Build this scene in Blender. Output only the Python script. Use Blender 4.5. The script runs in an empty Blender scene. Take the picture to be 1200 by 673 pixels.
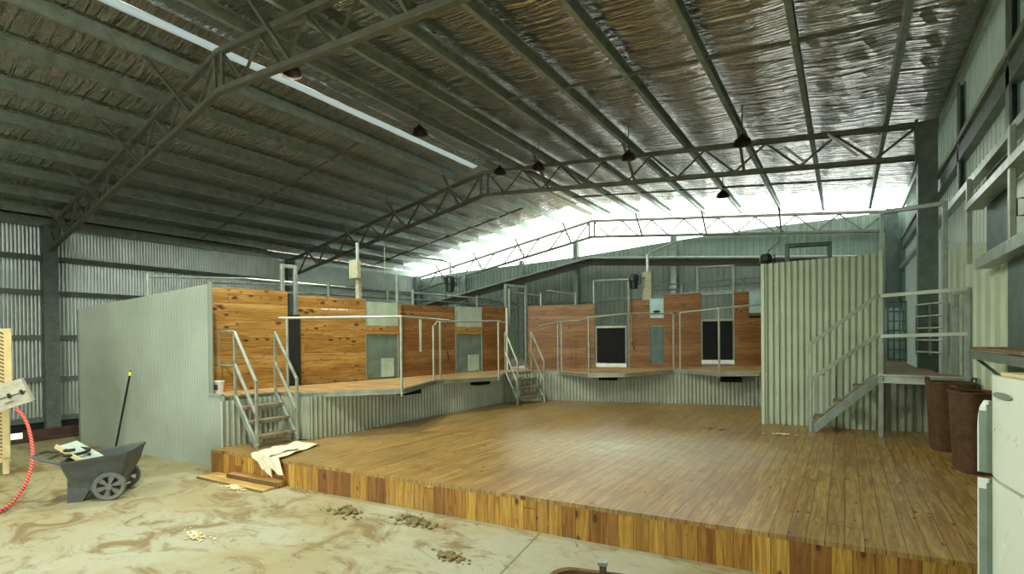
import bpy, math, random
from mathutils import Vector, Matrix
random.seed(7)
PI = math.pi
scn = bpy.context.scene
COL = scn.collection

# ------------------------------------------------------------------ camera, sky, light
YAW, PIT, ROL, FPX, CY, EYE = 0.6012, -0.008, -0.010, 569.0, 402.2, 1.75
_s, _c = math.sin(YAW), math.cos(YAW)
_F, _R, _U = Vector((-_s, _c, 0)), Vector((_c, _s, 0)), Vector((0, 0, 1))
F2 = _F*math.cos(PIT)+_U*math.sin(PIT); U2 = _U*math.cos(PIT)-_F*math.sin(PIT)
R3 = _R*math.cos(ROL)+U2*math.sin(ROL); U3 = U2*math.cos(ROL)-_R*math.sin(ROL)
cd = bpy.data.cameras.new('camera'); cam = bpy.data.objects.new('camera', cd); COL.objects.link(cam)
cam.matrix_world = Matrix(((R3.x, U3.x, -F2.x, 0), (R3.y, U3.y, -F2.y, 0), (R3.z, U3.z, -F2.z, EYE), (0, 0, 0, 1)))
cd.sensor_width = 36; cd.lens = FPX/1200*36; cd.shift_y = (CY-336.5)/1200; cd.clip_start = 0.05; cd.clip_end = 300
scn.camera = cam
scn.view_settings.view_transform = 'Standard'; scn.view_settings.look = 'None'
scn.view_settings.gamma = 1; scn.view_settings.use_curve_mapping = False
scn.view_settings.exposure = -0.12
scn.cycles.use_denoising = True
scn.cycles.max_bounces = 7; scn.cycles.diffuse_bounces = 4; scn.cycles.glossy_bounces = 4
scn.cycles.sample_clamp_indirect = 6
W = bpy.data.worlds.new('sky'); scn.world = W; W.use_nodes = True
W.node_tree.nodes['Background'].inputs[0].default_value = (0.93, 1.0, 0.97, 1)
W.node_tree.nodes['Background'].inputs[1].default_value = 6.0
LAMP_COL = (0.96, 1.0, 0.80)
# (x, y, z, watts): the hanging high-bay lamps; first seven in view, last four added unseen for light
LAMPS = [(-7.0, 4.29, 5.87, 800), (-6.96, 6.98, 5.87, 20), (-7.01, 9.77, 5.87, 20), (-5.88, 9.74, 5.74, 20), (-3.67, 9.68, 5.47, 90),
         (-1.5, 9.53, 5.21, 20), (-2.55, 13.27, 5.34, 20),
         (-7.4, -0.2, 5.85, 380), (-4.2, 1.6, 5.4, 900), (-4.0, -2.4, 5.4, 160), (-12.4, 1.2, 5.2, 60)]

# ------------------------------------------------------------------ materials
class NT:
    def __init__(s, name):
        s.m = bpy.data.materials.new(name); s.m.use_nodes = True; s.t = s.m.node_tree
        s.b = s.t.nodes['Principled BSDF']; s.out = s.t.nodes['Material Output']
        s.tc = s.n('ShaderNodeTexCoord').outputs['Object']
    def n(s, k, **kw):
        o = s.t.nodes.new(k)
        for a, v in kw.items(): setattr(o, a, v)
        return o
    def set(s, sock, v):
        if isinstance(v, bpy.types.NodeSocket): s.t.links.new(v, sock)
        else: sock.default_value = v
    def M(s, op, a, b=0.0, c=None):
        o = s.n('ShaderNodeMath', operation=op); s.set(o.inputs[0], a); s.set(o.inputs[1], b)
        if c is not None: s.set(o.inputs[2], c)
        return o.outputs[0]
    def sep(s, v):
        o = s.n('ShaderNodeSeparateXYZ'); s.set(o.inputs[0], v); return o.outputs
    def comb(s, x, y, z):
        o = s.n('ShaderNodeCombineXYZ')
        for i, v in enumerate((x, y, z)): s.set(o.inputs[i], v)
        return o.outputs[0]
    def map(s, v, sc):
        o = s.n('ShaderNodeMapping'); s.set(o.inputs[0], v); o.inputs['Scale'].default_value = sc; return o.outputs[0]
    def noise(s, v, sc, det=3, rough=0.5, dist=0.0):
        o = s.n('ShaderNodeTexNoise'); s.set(o.inputs['Vector'], v); o.inputs['Scale'].default_value = sc
        o.inputs['Detail'].default_value = det; o.inputs['Roughness'].default_value = rough; o.inputs['Distortion'].default_value = dist
        return o.outputs[0]
    def white(s, v):
        o = s.n('ShaderNodeTexWhiteNoise'); s.set(o.inputs['Vector'], v); return o.outputs[0]
    def vor(s, v, sc):
        o = s.n('ShaderNodeTexVoronoi'); s.set(o.inputs['Vector'], v); o.inputs['Scale'].default_value = sc; return o.outputs
    def ramp(s, f, stops):
        o = s.n('ShaderNodeValToRGB'); s.set(o.inputs[0], f); e = o.color_ramp.elements
        while len(e) < len(stops): e.new(0.5)
        for i, (p, c) in enumerate(stops):
            e[i].position = p; e[i].color = (c, c, c, 1) if isinstance(c, (int, float)) else (*c, 1)
        return o.outputs[0]
    def mix(s, f, a, b, blend='MIX'):
        o = s.n('ShaderNodeMix', data_type='RGBA', blend_type=blend)
        s.set(o.inputs[0], f)
        s.set(o.inputs[6], a if not isinstance(a, tuple) else (*a, 1)); s.set(o.inputs[7], b if not isinstance(b, tuple) else (*b, 1))
        return o.outputs[2]
    def col(s, c): s.set(s.b.inputs['Base Color'], c if not isinstance(c, tuple) else (*c, 1)); return s
    def rough(s, r): s.set(s.b.inputs['Roughness'], r); return s
    def metal(s, r): s.set(s.b.inputs['Metallic'], r); return s
    def bump(s, h, st=0.3, d=0.01):
        o = s.n('ShaderNodeBump'); s.set(o.inputs['Height'], h); o.inputs['Strength'].default_value = st; o.inputs['Distance'].default_value = d
        s.t.links.new(o.outputs[0], s.b.inputs['Normal']); return s

def galv(name, c, metal=0.55, rough=0.42, var=0.25, sc=6):
    t = NT(name); f = t.noise(t.tc, sc, 4, 0.6)
    d = tuple(x*(1-var) for x in c); l = tuple(min(1, x*(1+var)) for x in c)
    t.col(t.mix(t.ramp(f, [(0.3, 0.0), (0.7, 1.0)]), d, l)); t.metal(metal)
    t.rough(t.M('ADD', rough-0.1, t.M('MULTIPLY', t.noise(t.tc, sc*3), 0.2))); return t.m
def plain(name, c, rough=0.6, metal=0.0, var=0.15, sc=8):
    return galv(name, c, metal, rough, var, sc)

def wood(name, along, across, width, tones, length=2.4, knots=1.0, rough=0.5, gap=0.03, grime=0.0, pale=0.0):
    """boards: along / across are axis indices of the object's own space"""
    t = NT(name); x = t.sep(t.tc); a = x[along]; b = x[across]
    q = t.M('DIVIDE', b, width); bi = t.M('FLOOR', q); fr = t.M('FRACT', q)
    off = t.white(t.comb(bi, 3.3, 1.0)); la = t.M('ADD', t.M('DIVIDE', a, length), t.M('MULTIPLY', off, 7.0))
    li = t.M('FLOOR', la); lf = t.M('FRACT', la)
    r = t.white(t.comb(bi, li, 5.0)); r2 = t.white(t.comb(li, bi, 9.0))
    base = t.ramp(r, [(i/(len(tones)-1), c) for i, c in enumerate(tones)])
    gv = t.comb(t.M('MULTIPLY', a, 1.6), t.M('ADD', t.M('MULTIPLY', b, 22.0), t.M('MULTIPLY', r2, 40)), t.M('MULTIPLY', r, 30))
    g = t.noise(gv, 1.6, 5, 0.62, 0.8)
    c = t.mix(t.ramp(g, [(0.35, 0.0), (0.62, 1.0)]), t.mix(1.0, base, (0.55, 0.42, 0.3), 'MULTIPLY'), base)
    # heartwood streaks
    g2 = t.noise(t.comb(t.M('MULTIPLY', a, .7), t.M('MULTIPLY', b, 7.0), t.M('MULTIPLY', r2, 30)), 1.3, 3, 0.5, 0.6)
    c = t.mix(t.ramp(g2, [(0.52, 0.0), (0.66, 0.55)]), c, t.mix(1.0, base, (0.5, 0.33, 0.2), 'MULTIPLY'))
    if knots:
        kv = t.comb(t.M('MULTIPLY', a, 6.5), t.M('ADD', t.M('MULTIPLY', b, 13.0), t.M('MULTIPLY', r2, 17)), 0.0)
        vo = t.vor(kv, 1.0)
        sz = t.M('MULTIPLY', t.M('SUBTRACT', t.white(vo['Position']), 0.3), 0.46*knots)
        k = t.M('LESS_THAN', vo['Distance'], sz)
        k2 = t.M('LESS_THAN', vo['Distance'], t.M('MULTIPLY', sz, 1.6))
        c = t.mix(t.M('MULTIPLY', k2, 0.5), c, (0.16, 0.07, 0.02)); c = t.mix(t.M('MULTIPLY', k, 0.9), c, (0.05, 0.02, 0.01))
    if grime:
        gm = t.noise(t.tc, 1.1, 5, 0.65, 0.3)
        c = t.mix(t.ramp(gm, [(0.45, 0.0), (0.75, grime)]), c, (0.13, 0.10, 0.05))
        sp = t.noise(t.tc, 17, 2, 0.7)
        c = t.mix(t.ramp(sp, [(0.70, 0.0), (0.76, grime*1.4)]), c, (0.05, 0.035, 0.015))
    if pale:  # pale worn zone at the stage centre, with the bright glare painted in
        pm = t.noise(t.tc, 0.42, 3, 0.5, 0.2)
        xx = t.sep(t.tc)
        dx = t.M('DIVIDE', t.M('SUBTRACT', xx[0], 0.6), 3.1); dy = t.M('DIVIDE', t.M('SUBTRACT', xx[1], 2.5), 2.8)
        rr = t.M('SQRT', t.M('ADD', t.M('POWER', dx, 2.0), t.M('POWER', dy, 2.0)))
        wear_glare = t.M('MULTIPLY', t.ramp(t.M('ADD', rr, t.M('MULTIPLY', pm, 0.8)), [(0.45, 1.0), (1.35, 0.0)]),
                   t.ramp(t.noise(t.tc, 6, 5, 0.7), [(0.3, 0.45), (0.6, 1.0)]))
        c = t.mix(t.M('MULTIPLY', wear_glare, pale), c, (0.64, 0.60, 0.46))
    gp = t.M('MAXIMUM', t.M('LESS_THAN', fr, gap), t.M('LESS_THAN', lf, 0.006/length*1.2))
    c = t.mix(t.M('MULTIPLY', gp, 0.75), c, (0.03, 0.018, 0.008))
    t.col(c); t.rough(t.M('ADD', rough-0.08, t.M('MULTIPLY', g, 0.2)))
    t.bump(t.M('ADD', t.M('MULTIPLY', gp, -1.0), t.M('MULTIPLY', g, 0.25)), 0.35, 0.006); return t.m

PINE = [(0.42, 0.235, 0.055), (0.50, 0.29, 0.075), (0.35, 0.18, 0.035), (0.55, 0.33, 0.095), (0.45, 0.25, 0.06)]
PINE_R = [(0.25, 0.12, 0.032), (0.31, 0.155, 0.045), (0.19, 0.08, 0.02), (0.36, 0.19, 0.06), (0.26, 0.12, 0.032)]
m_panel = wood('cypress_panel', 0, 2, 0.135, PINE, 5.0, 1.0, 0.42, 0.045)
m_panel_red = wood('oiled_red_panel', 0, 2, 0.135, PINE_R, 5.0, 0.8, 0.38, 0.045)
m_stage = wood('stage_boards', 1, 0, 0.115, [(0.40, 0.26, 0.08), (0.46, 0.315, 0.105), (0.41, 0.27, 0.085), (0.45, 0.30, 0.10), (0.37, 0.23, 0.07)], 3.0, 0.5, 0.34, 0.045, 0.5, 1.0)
m_fascia = wood('fascia_boards', 2, 0, 0.125, [(0.46, 0.27, 0.04), (0.62, 0.39, 0.075), (0.27, 0.125, 0.025), (0.54, 0.32, 0.055), (0.34, 0.16, 0.03), (0.22, 0.095, 0.02)], 6.0, 0.8, 0.4, 0.04)
m_deck = wood('deck_boards', 0, 1, 0.11, [(0.62, 0.42, 0.2), (0.70, 0.50, 0.26), (0.55, 0.35, 0.15)], 2.4, 0.4, 0.45, 0.04, 0.4)
m_deckdark = wood('manured_deck', 0, 1, 0.11, [(0.20, 0.13, 0.07), (0.26, 0.18, 0.10), (0.17, 0.11, 0.06)], 2.4, 0.2, 0.7, 0.06, 0.8)
m_landing = wood('lit_landing', 0, 1, 0.11, [(0.30, 0.23, 0.13), (0.36, 0.28, 0.16), (0.27, 0.19, 0.10)], 2.4, 0.2, 0.7, 0.06, 0.6)  # lighter copy of the deck boards, light on the landing painted in
m_tread = wood('weathered_tread', 0, 1, 0.14, [(0.26, 0.22, 0.15), (0.32, 0.28, 0.19), (0.22, 0.18, 0.12)], 2.4, 0.3, 0.6, 0.03, 0.6)
m_bearer = wood('dark_bearer', 1, 0, 0.2, [(0.07, 0.04, 0.025), (0.11, 0.065, 0.04)], 2.4, 0.5, 0.8)
m_looseply = wood('loose_board', 0, 1, 0.6, [(0.62, 0.45, 0.14), (0.68, 0.50, 0.18)], 3, 0.4, 0.55)
m_steel = galv('galvanised_steel', (0.36, 0.42, 0.38), 0.6, 0.38)
m_rail = galv('galvanised_rail', (0.36, 0.40, 0.33), 0.5, 0.4)
m_truss = galv('dull_truss_steel', (0.16, 0.165, 0.125), 0.4, 0.5)
m_column = galv('teal_grey_column', (0.15, 0.19, 0.165), 0.35, 0.5)
m_purlin = galv('purlin_zinc', (0.38, 0.44, 0.39), 0.6, 0.36)
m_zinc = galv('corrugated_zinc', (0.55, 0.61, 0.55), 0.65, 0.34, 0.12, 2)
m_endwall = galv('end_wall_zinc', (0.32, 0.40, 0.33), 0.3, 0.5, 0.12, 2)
m_skirt = galv('skirt_zinc', (0.40, 0.43, 0.34), 0.35, 0.45, 0.15, 3)
m_mini = galv('mini_corrugated', (0.33, 0.38, 0.31), 0.35, 0.42, 0.12, 1.2)
m_screen = galv('screen_sheet', (0.48, 0.55, 0.41), 0.15, 0.45, 0.1, 3)
m_greenpane = plain('pale_green_pane', (0.42, 0.52, 0.42), 0.35, 0.1, 0.2, 3)
m_dullpane = plain('grey_green_sheet', (0.17, 0.23, 0.20), 0.45, 0.3, 0.25, 4)
m_black = plain('black_rubber', (0.006, 0.006, 0.008), 0.95)
m_motor = plain('motor_black', (0.02, 0.022, 0.022), 0.4, 0.3)
m_shade = plain('lamp_shade_brown', (0.02, 0.012, 0.01), 0.4, 0.5)
m_white = plain('white_enamel', (0.62, 0.68, 0.61), 0.3, 0.0, 0.04, 2)
m_whiteg = plain('green_grey_gasket', (0.16, 0.21, 0.17), 0.5)
m_cream = plain('cream_plastic', (0.62, 0.50, 0.24), 0.5)
m_boxgrey = plain('weathered_grey_box', (0.48, 0.46, 0.36), 0.5, 0, 0.2, 12)
m_red = plain('red_hose', (0.55, 0.03, 0.02), 0.4)
m_barrow = plain('charcoal_plastic', (0.07, 0.08, 0.075), 0.5, 0, 0.15, 10)
m_wheel = plain('grey_wheel', (0.14, 0.145, 0.13), 0.6)
m_cloth = plain('cream_canvas', (0.68, 0.66, 0.48), 0.9, 0, 0.12, 5)
m_purple = plain('purple_label', (0.13, 0.06, 0.28), 0.5)
m_paper = plain('white_plastic', (0.8, 0.8, 0.76), 0.45)
m_yellow = plain('yellow_grip', (0.75, 0.75, 0.02), 0.5)
m_tan = plain('tan_switch_box', (0.38, 0.38, 0.27), 0.5, 0, 0.3, 20)
m_rust = plain('rusty_brown', (0.16, 0.09, 0.04), 0.7, 0.3, 0.4, 9)
m_rafter = plain('shadow_brown_rafter', (0.085, 0.075, 0.055), 0.6, 0.2)
m_blue = plain('pale_blue_pane', (0.42, 0.62, 0.64), 0.3, 0, 0.2, 7)
m_dung = plain('dry_dung', (0.19, 0.145, 0.06), 0.95, 0, 0.4, 30)
m_wool = plain('greasy_wool', (0.62, 0.55, 0.34), 0.95, 0, 0.3, 30)
m_teal = plain('teal_sheet', (0.50, 0.62, 0.55), 0.35, 0.3, 0.15, 8)
m_gap = plain('dark_opening', (0.012, 0.014, 0.013), 0.9)
m_lining = galv('dark_teal_lining', (0.10, 0.15, 0.14), 0.3, 0.5)

t = NT('roof_foil')                     # crinkled reflective insulation
n1 = t.noise(t.map(t.tc, (0.55, 5.5, 1.0)), 1.6, 3, 0.5, 0.8); n2 = t.noise(t.map(t.tc, (1.0, 2.0, 1.0)), 2.2, 4, 0.6, 1.6)
n3 = t.noise(t.map(t.tc, (2.0, 8.0, 1.0)), 1.5, 2, 0.5, 0.5)
yy = t.sep(t.tc)[1]
seam = t.M('LESS_THAN', t.M('FRACT', t.M('DIVIDE', yy, 1.35)), 0.025)
t.col(t.mix(t.M('MULTIPLY', seam, 0.5), t.mix(t.noise(t.tc, 0.6, 2), (0.38, 0.33, 0.26), (0.66, 0.66, 0.60)), (0.3, 0.27, 0.15)))
t.metal(1.0); t.rough(t.M('ADD', 0.10, t.M('MULTIPLY', n2, 0.12)))
hh = t.M('ADD', t.M('ADD', t.M('MULTIPLY', n1, 1.1), t.M('MULTIPLY', n2, 0.32)), t.M('MULTIPLY', n3, 0.22))
t.bump(t.M('ADD', hh, t.M('MULTIPLY', seam, -0.05)), 1.0, 0.085); m_foil = t.m
def translucent(name, c, f):
    t = NT(name); t.col(c).rough(0.5)
    tr = t.n('ShaderNodeBsdfTranslucent'); tr.inputs[0].default_value = (*c, 1)
    mx = t.n('ShaderNodeMixShader'); mx.inputs[0].default_value = f
    t.t.links.new(t.b.outputs[0], mx.inputs[1]); t.t.links.new(tr.outputs[0], mx.inputs[2]); t.t.links.new(mx.outputs[0], t.out.inputs[0])
    return t.m
m_roof_glow = translucent('glow_roof_sheet', (0.9, 0.95, 0.92), 0.75)  # added glow for the blown-out roof by the gable
m_ridge = translucent('ridge_sheet', (0.42, 0.45, 0.44), 0.7)
m_rightwall = translucent('pale_wall_sheet', (0.56, 0.63, 0.58), 0.26)

t = NT('dusty_concrete')
n1 = t.noise(t.tc, 0.55, 6, 0.62, 0.6); n2 = t.noise(t.map(t.tc, (1, 1.6, 1)), 1.7, 6, 0.7, 1.0); n3 = t.noise(t.tc, 14, 3, 0.6); xx = t.sep(t.tc)
far = t.ramp(t.M('ADD', t.M('MULTIPLY', t.M('ADD', xx[0], 12.0), 0.09), t.M('MULTIPLY', n1, 0.25)), [(0.35, 0.75), (0.75, 0.0)])
c = t.mix(n3, (0.33, 0.325, 0.23), (0.43, 0.425, 0.32))
c = t.mix(far, c, (0.30, 0.25, 0.11))
c = t.mix(t.ramp(n1, [(0.44, 0.0), (0.60, 0.7)]), c, (0.31, 0.25, 0.11))
c = t.mix(t.ramp(n2, [(0.50, 0.0), (0.62, 0.85)]), c, (0.19, 0.125, 0.04))
c = t.mix(t.ramp(t.noise(t.tc, 5.5, 4, 0.75, 0.5), [(0.62, 0.0), (0.70, 0.75)]), c, (0.13, 0.09, 0.035))
joint = t.M('LESS_THAN', t.M('ABSOLUTE', t.M('SUBTRACT', t.M('ADD', xx[0], t.M('MULTIPLY', xx[1], 0.18)), -1.60)), 0.008)
c = t.mix(t.M('MULTIPLY', joint, 0.7), c, (0.1, 0.09, 0.05))
t.col(c).rough(0.75).bump(t.M('ADD', n2, t.M('MULTIPLY', n3, 0.2)), 0.3, 0.02); m_conc = t.m
t = NT('pale_ground'); t.col(t.mix(t.noise(t.tc, 1.5, 5), (0.30, 0.24, 0.15), (0.5, 0.42, 0.3))).rough(0.95); m_ground = t.m
t = NT('wicker'); x = t.sep(t.tc); ang = t.M('ARCTAN2', x[1], x[0])
w1 = t.M('SINE', t.M('ADD', t.M('MULTIPLY', x[2], 330.0), t.M('MULTIPLY', t.M('FLOOR', t.M('MULTIPLY', ang, 11.0)), PI)))
t.col(t.mix(t.ramp(t.M('ADD', t.M('MULTIPLY', w1, 0.3), t.noise(t.tc, 12)), [(0.3, 0.0), (0.8, 1.0)]), (0.05, 0.022, 0.01), (0.19, 0.095, 0.035)))
t.rough(0.6).bump(w1, 0.8, 0.01); m_wicker = t.m
t = NT('hatched_cream'); x = t.sep(t.tc)
h = t.M('LESS_THAN', t.M('FRACT', t.M('MULTIPLY', t.M('ADD', x[2], t.M('MULTIPLY', x[0], 0.6)), 20.0)), 0.42)
t.col(t.mix(h, (0.62, 0.48, 0.22), (0.10, 0.07, 0.03))).rough(0.6); m_hatch = t.m
t = NT('red_white_hose'); x = t.sep(t.tc)
h = t.M('LESS_THAN', t.M('FRACT', t.M('MULTIPLY', t.M('ADD', x[2], x[1]), 26.0)), 0.13)
t.col(t.mix(h, (0.55, 0.03, 0.02), (0.7, 0.6, 0.5))).rough(0.45); m_hose = t.m

# ------------------------------------------------------------------ geometry helpers
class MB:
    def __init__(s): s.v = []; s.f = []
    def add(s, vs, fs):
        o = len(s.v); s.v += [tuple(p) for p in vs]; s.f += [tuple(i+o for i in f) for f in fs]; return s
    def prism(s, poly, z0, z1):
        n = len(poly)
        return s.add([(x, y, z0) for x, y in poly]+[(x, y, z1) for x, y in poly],
                     [tuple(range(n))[::-1], tuple(range(n, 2*n))]+[(i, (i+1) % n, n+(i+1) % n, n+i) for i in range(n)])
    def box(s, a, b):
        return s.prism([(a[0], a[1]), (b[0], a[1]), (b[0], b[1]), (a[0], b[1])], a[2], b[2])
    def _fr(s, p, q, up=(0, 0, 1)):
        p, q = Vector(p), Vector(q); d = (q-p).normalized(); u = Vector(up)
        if abs(d.dot(u)) > 0.98: u = Vector((1, 0, 0)) if abs(d.x) < 0.9 else Vector((0, 1, 0))
        x = d.cross(u).normalized(); return p, q, x, x.cross(d).normalized()
    def ext(s, p, q, prof, up=(0, 0, 1)):
        """extrude a closed 2D profile from p to q"""
        p, q, x, y = s._fr(p, q, up); n = len(prof)
        vs = [p+x*a+y*b for a, b in prof]+[q+x*a+y*b for a, b in prof]
        return s.add(vs, [tuple(range(n))[::-1], tuple(range(n, 2*n))]+[(i, (i+1) % n, n+(i+1) % n, n+i) for i in range(n)])
    def bar(s, p, q, w, h=None, up=(0, 0, 1)):
        h = w if h is None else h; a, b = w/2, h/2; e = min(a, b)*0.22
        return s.ext(p, q, [(-a, -b+e), (-a+e, -b), (a-e, -b), (a, -b+e), (a, b-e), (a-e, b), (-a+e, b), (-a, b-e)], up)
    def cee(s, p, q, w, h, t=0.012, lip=0.03, up=(0, 0, 1), flip=1):
        a, b = w/2*flip, h/2; tt = t*flip
        return s.ext(p, q, [(-a, -b), (a, -b), (a, -b+lip), (a-tt, -b+lip), (a-tt, -b+t), (-a+tt, -b+t), (-a+tt, b-t), (a-tt, b-t), (a-tt, b-lip), (a, b-lip), (a, b), (-a, b)], up)
    def ell(s, p, q, w, t=0.008, up=(0, 0, 1)):
        a = w/2; return s.ext(p, q, [(-a, -a), (a, -a), (a, -a+t), (-a+t, -a+t), (-a+t, a), (-a, a)], up)
    def tube(s, p, q, r, n=10):
        return s.ext(p, q, [(r*math.cos(2*PI*i/n), r*math.sin(2*PI*i/n)) for i in range(n)])
    def pipe(s, pts, r, n=8):
        pts = [Vector(p) for p in pts]; rings = []
        for i, p in enumerate(pts):
            d = (pts[min(i+1, len(pts)-1)]-pts[max(i-1, 0)]).normalized()
            u = Vector((0, 0, 1)) if abs(d.z) < 0.9 else Vector((0.3, 1, 0)).normalized()
            x = d.cross(u).normalized(); y = x.cross(d)
            rings.append([p+x*r*math.cos(2*PI*k/n)+y*r*math.sin(2*PI*k/n) for k in range(n)])
        fs = [(i*n+k, i*n+(k+1) % n, (i+1)*n+(k+1) % n, (i+1)*n+k) for i in range(len(pts)-1) for k in range(n)]
        m = len(pts)*n
        return s.add([v for r_ in rings for v in r_], fs+[tuple(range(n))[::-1], tuple(range(m-n, m))])
    def rings(s, rs, cap0=True, cap1=True):
        n = len(rs[0]); fs = [(i*n+k, i*n+(k+1) % n, (i+1)*n+(k+1) % n, (i+1)*n+k) for i in range(len(rs)-1) for k in range(n)]
        m = len(rs)*n
        if cap0: fs.append(tuple(range(n))[::-1])
        if cap1: fs.append(tuple(range(m-n, m)))
        return s.add([v for r in rs for v in r], fs)
    def lathe(s, prof, c, n=24, cap0=True, cap1=True):
        return s.rings([[(c[0]+r*math.cos(2*PI*k/n), c[1]+r*math.sin(2*PI*k/n), c[2]+z) for k in range(n)] for r, z in prof], cap0, cap1)
    def sheet(s, p0, p1, z0, z1, pitch, amp, trap=False, th=0.004):
        """vertical corrugated sheet between two plan points; z0 and z1 are functions of distance along it; with real thickness"""
        p0, p1 = Vector((p0[0], p0[1], 0)), Vector((p1[0], p1[1], 0)); L = (p1-p0).length; d = (p1-p0)/L; nn = Vector((d.y, -d.x, 0))
        pts = []
        if trap:
            k = 0
            while k*pitch < L:
                for a, b in ((0, 0), (0.54, 0), (0.58, 1), (0.94, 1), (0.985, 0)):
                    u = (k+a)*pitch
                    if u < L: pts.append((u, b*-amp))
                k += 1
            pts.append((L, 0))
        else:
            n = max(2, int(L/pitch*6)); pts = [(L*i/n, amp/2*math.sin(2*PI*L*i/n/pitch)) for i in range(n+1)]
        f0 = z0 if callable(z0) else (lambda u: z0); f1 = z1 if callable(z1) else (lambda u: z1)
        A = []
        for off in (0, th):
            for u, h in pts:
                q = p0+d*u+nn*(h-off); A += [(q.x, q.y, f0(u)), (q.x, q.y, f1(u))]
        n = len(pts); fs = []
        for i in range(n-1):
            fs += [(2*i, 2*i+2, 2*i+3, 2*i+1), (2*n+2*i, 2*n+2*i+1, 2*n+2*i+3, 2*n+2*i+2), (2*i, 2*n+2*i, 2*n+2*i+2, 2*i+2), (2*i+1, 2*i+3, 2*n+2*i+3, 2*n+2*i+1)]
        fs += [(0, 1, 2*n+1, 2*n), (2*n-2, 4*n-2, 4*n-1, 2*n-1)]
        return s.add(A, fs)
    def build(s, name, mat, parent=None, smooth=False, local=False, pivot=None):
        me = bpy.data.meshes.new(name); vs = s.v
        if parent is not None and not local:
            x0, y0, z0 = parent['_o']; r = -parent['_r']; c, sn = math.cos(r), math.sin(r)
            vs = [((x-x0)*c-(y-y0)*sn, (x-x0)*sn+(y-y0)*c, z-z0) for x, y, z in vs]
        if pivot is not None: vs = [(x-pivot[0], y-pivot[1], z-pivot[2]) for x, y, z in vs]
        me.from_pydata(vs, [], s.f); me.update()
        me.materials.append(mat)
        if smooth:
            for p in me.polygons: p.use_smooth = True
            try: me.set_sharp_from_angle(angle=0.7)
            except Exception: pass
        o = bpy.data.objects.new(name, me); COL.objects.link(o)
        if parent is not None: o.parent = parent
        if pivot is not None: o.location = pivot
        return o

def thing(name, label, cat, loc=(0, 0, 0), rz=0.0, group=None):
    o = bpy.data.objects.new(name, None); COL.objects.link(o); o.location = loc; o.rotation_euler = (0, 0, rz)
    o['label'] = label; o['category'] = cat; o['_o'] = tuple(loc); o['_r'] = rz
    if group: o['group'] = group
    return o
def tag(o, label, cat, group=None, kind=None):
    o['label'] = label; o['category'] = cat
    if group: o['group'] = group
    if kind: o['kind'] = kind
    return o
def struct(o, label=None):
    o['kind'] = 'structure'
    if label: o['label'] = label
    return o
ORD = ['first', 'second', 'third', 'fourth', 'fifth', 'sixth', 'seventh', 'eighth', 'ninth']

# ------------------------------------------------------------------ shed shell
XL, XR, XP = -18.2, 1.45, -8.32
Y0, Y1 = -3.4, 18.0
def chord(X): return 6.48+(X-XP)*0.1545 if X < XP else 6.48-(X-XP)*0.1155
def roof(X): return chord(X)+0.26
struct(MB().prism([(-11.9, -4.5), (1.6, -4.5), (1.6, 18.2), (-11.5, 18.2), (-11.95, 5.0)], -0.3, 0.0).build('floor', m_conc))
MB_g = MB().prism([(-60, -30), (40, -30), (40, 60), (-60, 60)], -0.95, -0.78); g = struct(MB_g.build('floor_outside_ground', m_ground)); g.name = 'ground'
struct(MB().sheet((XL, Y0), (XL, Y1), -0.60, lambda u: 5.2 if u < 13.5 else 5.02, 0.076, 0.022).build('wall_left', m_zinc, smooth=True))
struct(MB().box((XL+0.02, Y0, -0.62), (XL+0.06, 17.9, -0.40)).build('dark_gap_strip', m_gap))  # dark strip added in place of the shaded gap under the wall sheet
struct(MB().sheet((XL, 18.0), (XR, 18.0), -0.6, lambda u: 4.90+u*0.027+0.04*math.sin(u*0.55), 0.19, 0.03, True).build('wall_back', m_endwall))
struct(MB().sheet((XR, Y1), (XR, Y0+2.0), -0.4, 5.66, 0.2, 0.035, True).build('wall_right', m_rightwall))
struct(MB().sheet((-9.0, Y0), (XL, Y0), -0.6, 5.3, 0.19, 0.03, True).build('wall_front_left', m_endwall))
struct(MB().sheet((XR, Y0), (-9.0, Y0), 2.9, 5.6, 0.19, 0.03, True).build('wall_front_lintel', m_endwall))
struct(MB().sheet((XR, Y0), (-4.2, Y0), -0.3, 2.9, 0.19, 0.03, True).build('wall_front_right', m_endwall))
def slope(xa, xb, ya, yb, mat, name):
    m = MB(); nx, ny = int(abs(xb-xa)/0.1145)+1, int((yb-ya)/0.3)
    P = []
    for k, up in enumerate((0, 0.03)):
        for i in range(nx+1):
            X = xa+(xb-xa)*i/nx; d = (abs(X-XP)-0.92)/1.145; sag = -0.035*abs(math.sin(PI*d)) if d > 0 else -0.02
            for j in range(ny+1):
                P.append((X, ya+(yb-ya)*j/ny, roof(X)+up+(sag+random.uniform(-.006, .006) if k == 0 else 0)))
    N = (nx+1)*(ny+1); f = []
    for i in range(nx):
        for j in range(ny):
            a = i*(ny+1)+j; f += [(a, a+1, a+ny+2, a+ny+1), (N+a, N+a+ny+1, N+a+ny+2, N+a+1)]
    return struct(m.add(P, f).build(name, mat, smooth=True))
slope(XP-0.46, XL-0.1, Y0, 16.2, m_foil, 'ceiling_left')
slope(XP-0.02, XP-0.26, Y0, 16.2, m_foil, 'ceiling_ridge')
slope(XP-0.26, XP-0.46, Y0, 10.9, m_ridge, 'ceiling_ridge_strip')  # translucent strip just left of the ridge
slope(XP-0.26, XP-0.46, 10.9, 16.2, m_foil, 'ceiling_ridge_far')
slope(XP+0.02, XR+0.1, Y0, 16.2, m_foil, 'ceiling_right')
slope(XP-0.05, XL-0.1, 16.2, 17.6, m_roof_glow, 'ceiling_glow_left')  # translucent sheets added so the foil roof near the gable glows white
slope(XP+0.02, XR+0.1, 16.2, 17.6, m_roof_glow, 'ceiling_glow_right')
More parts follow.
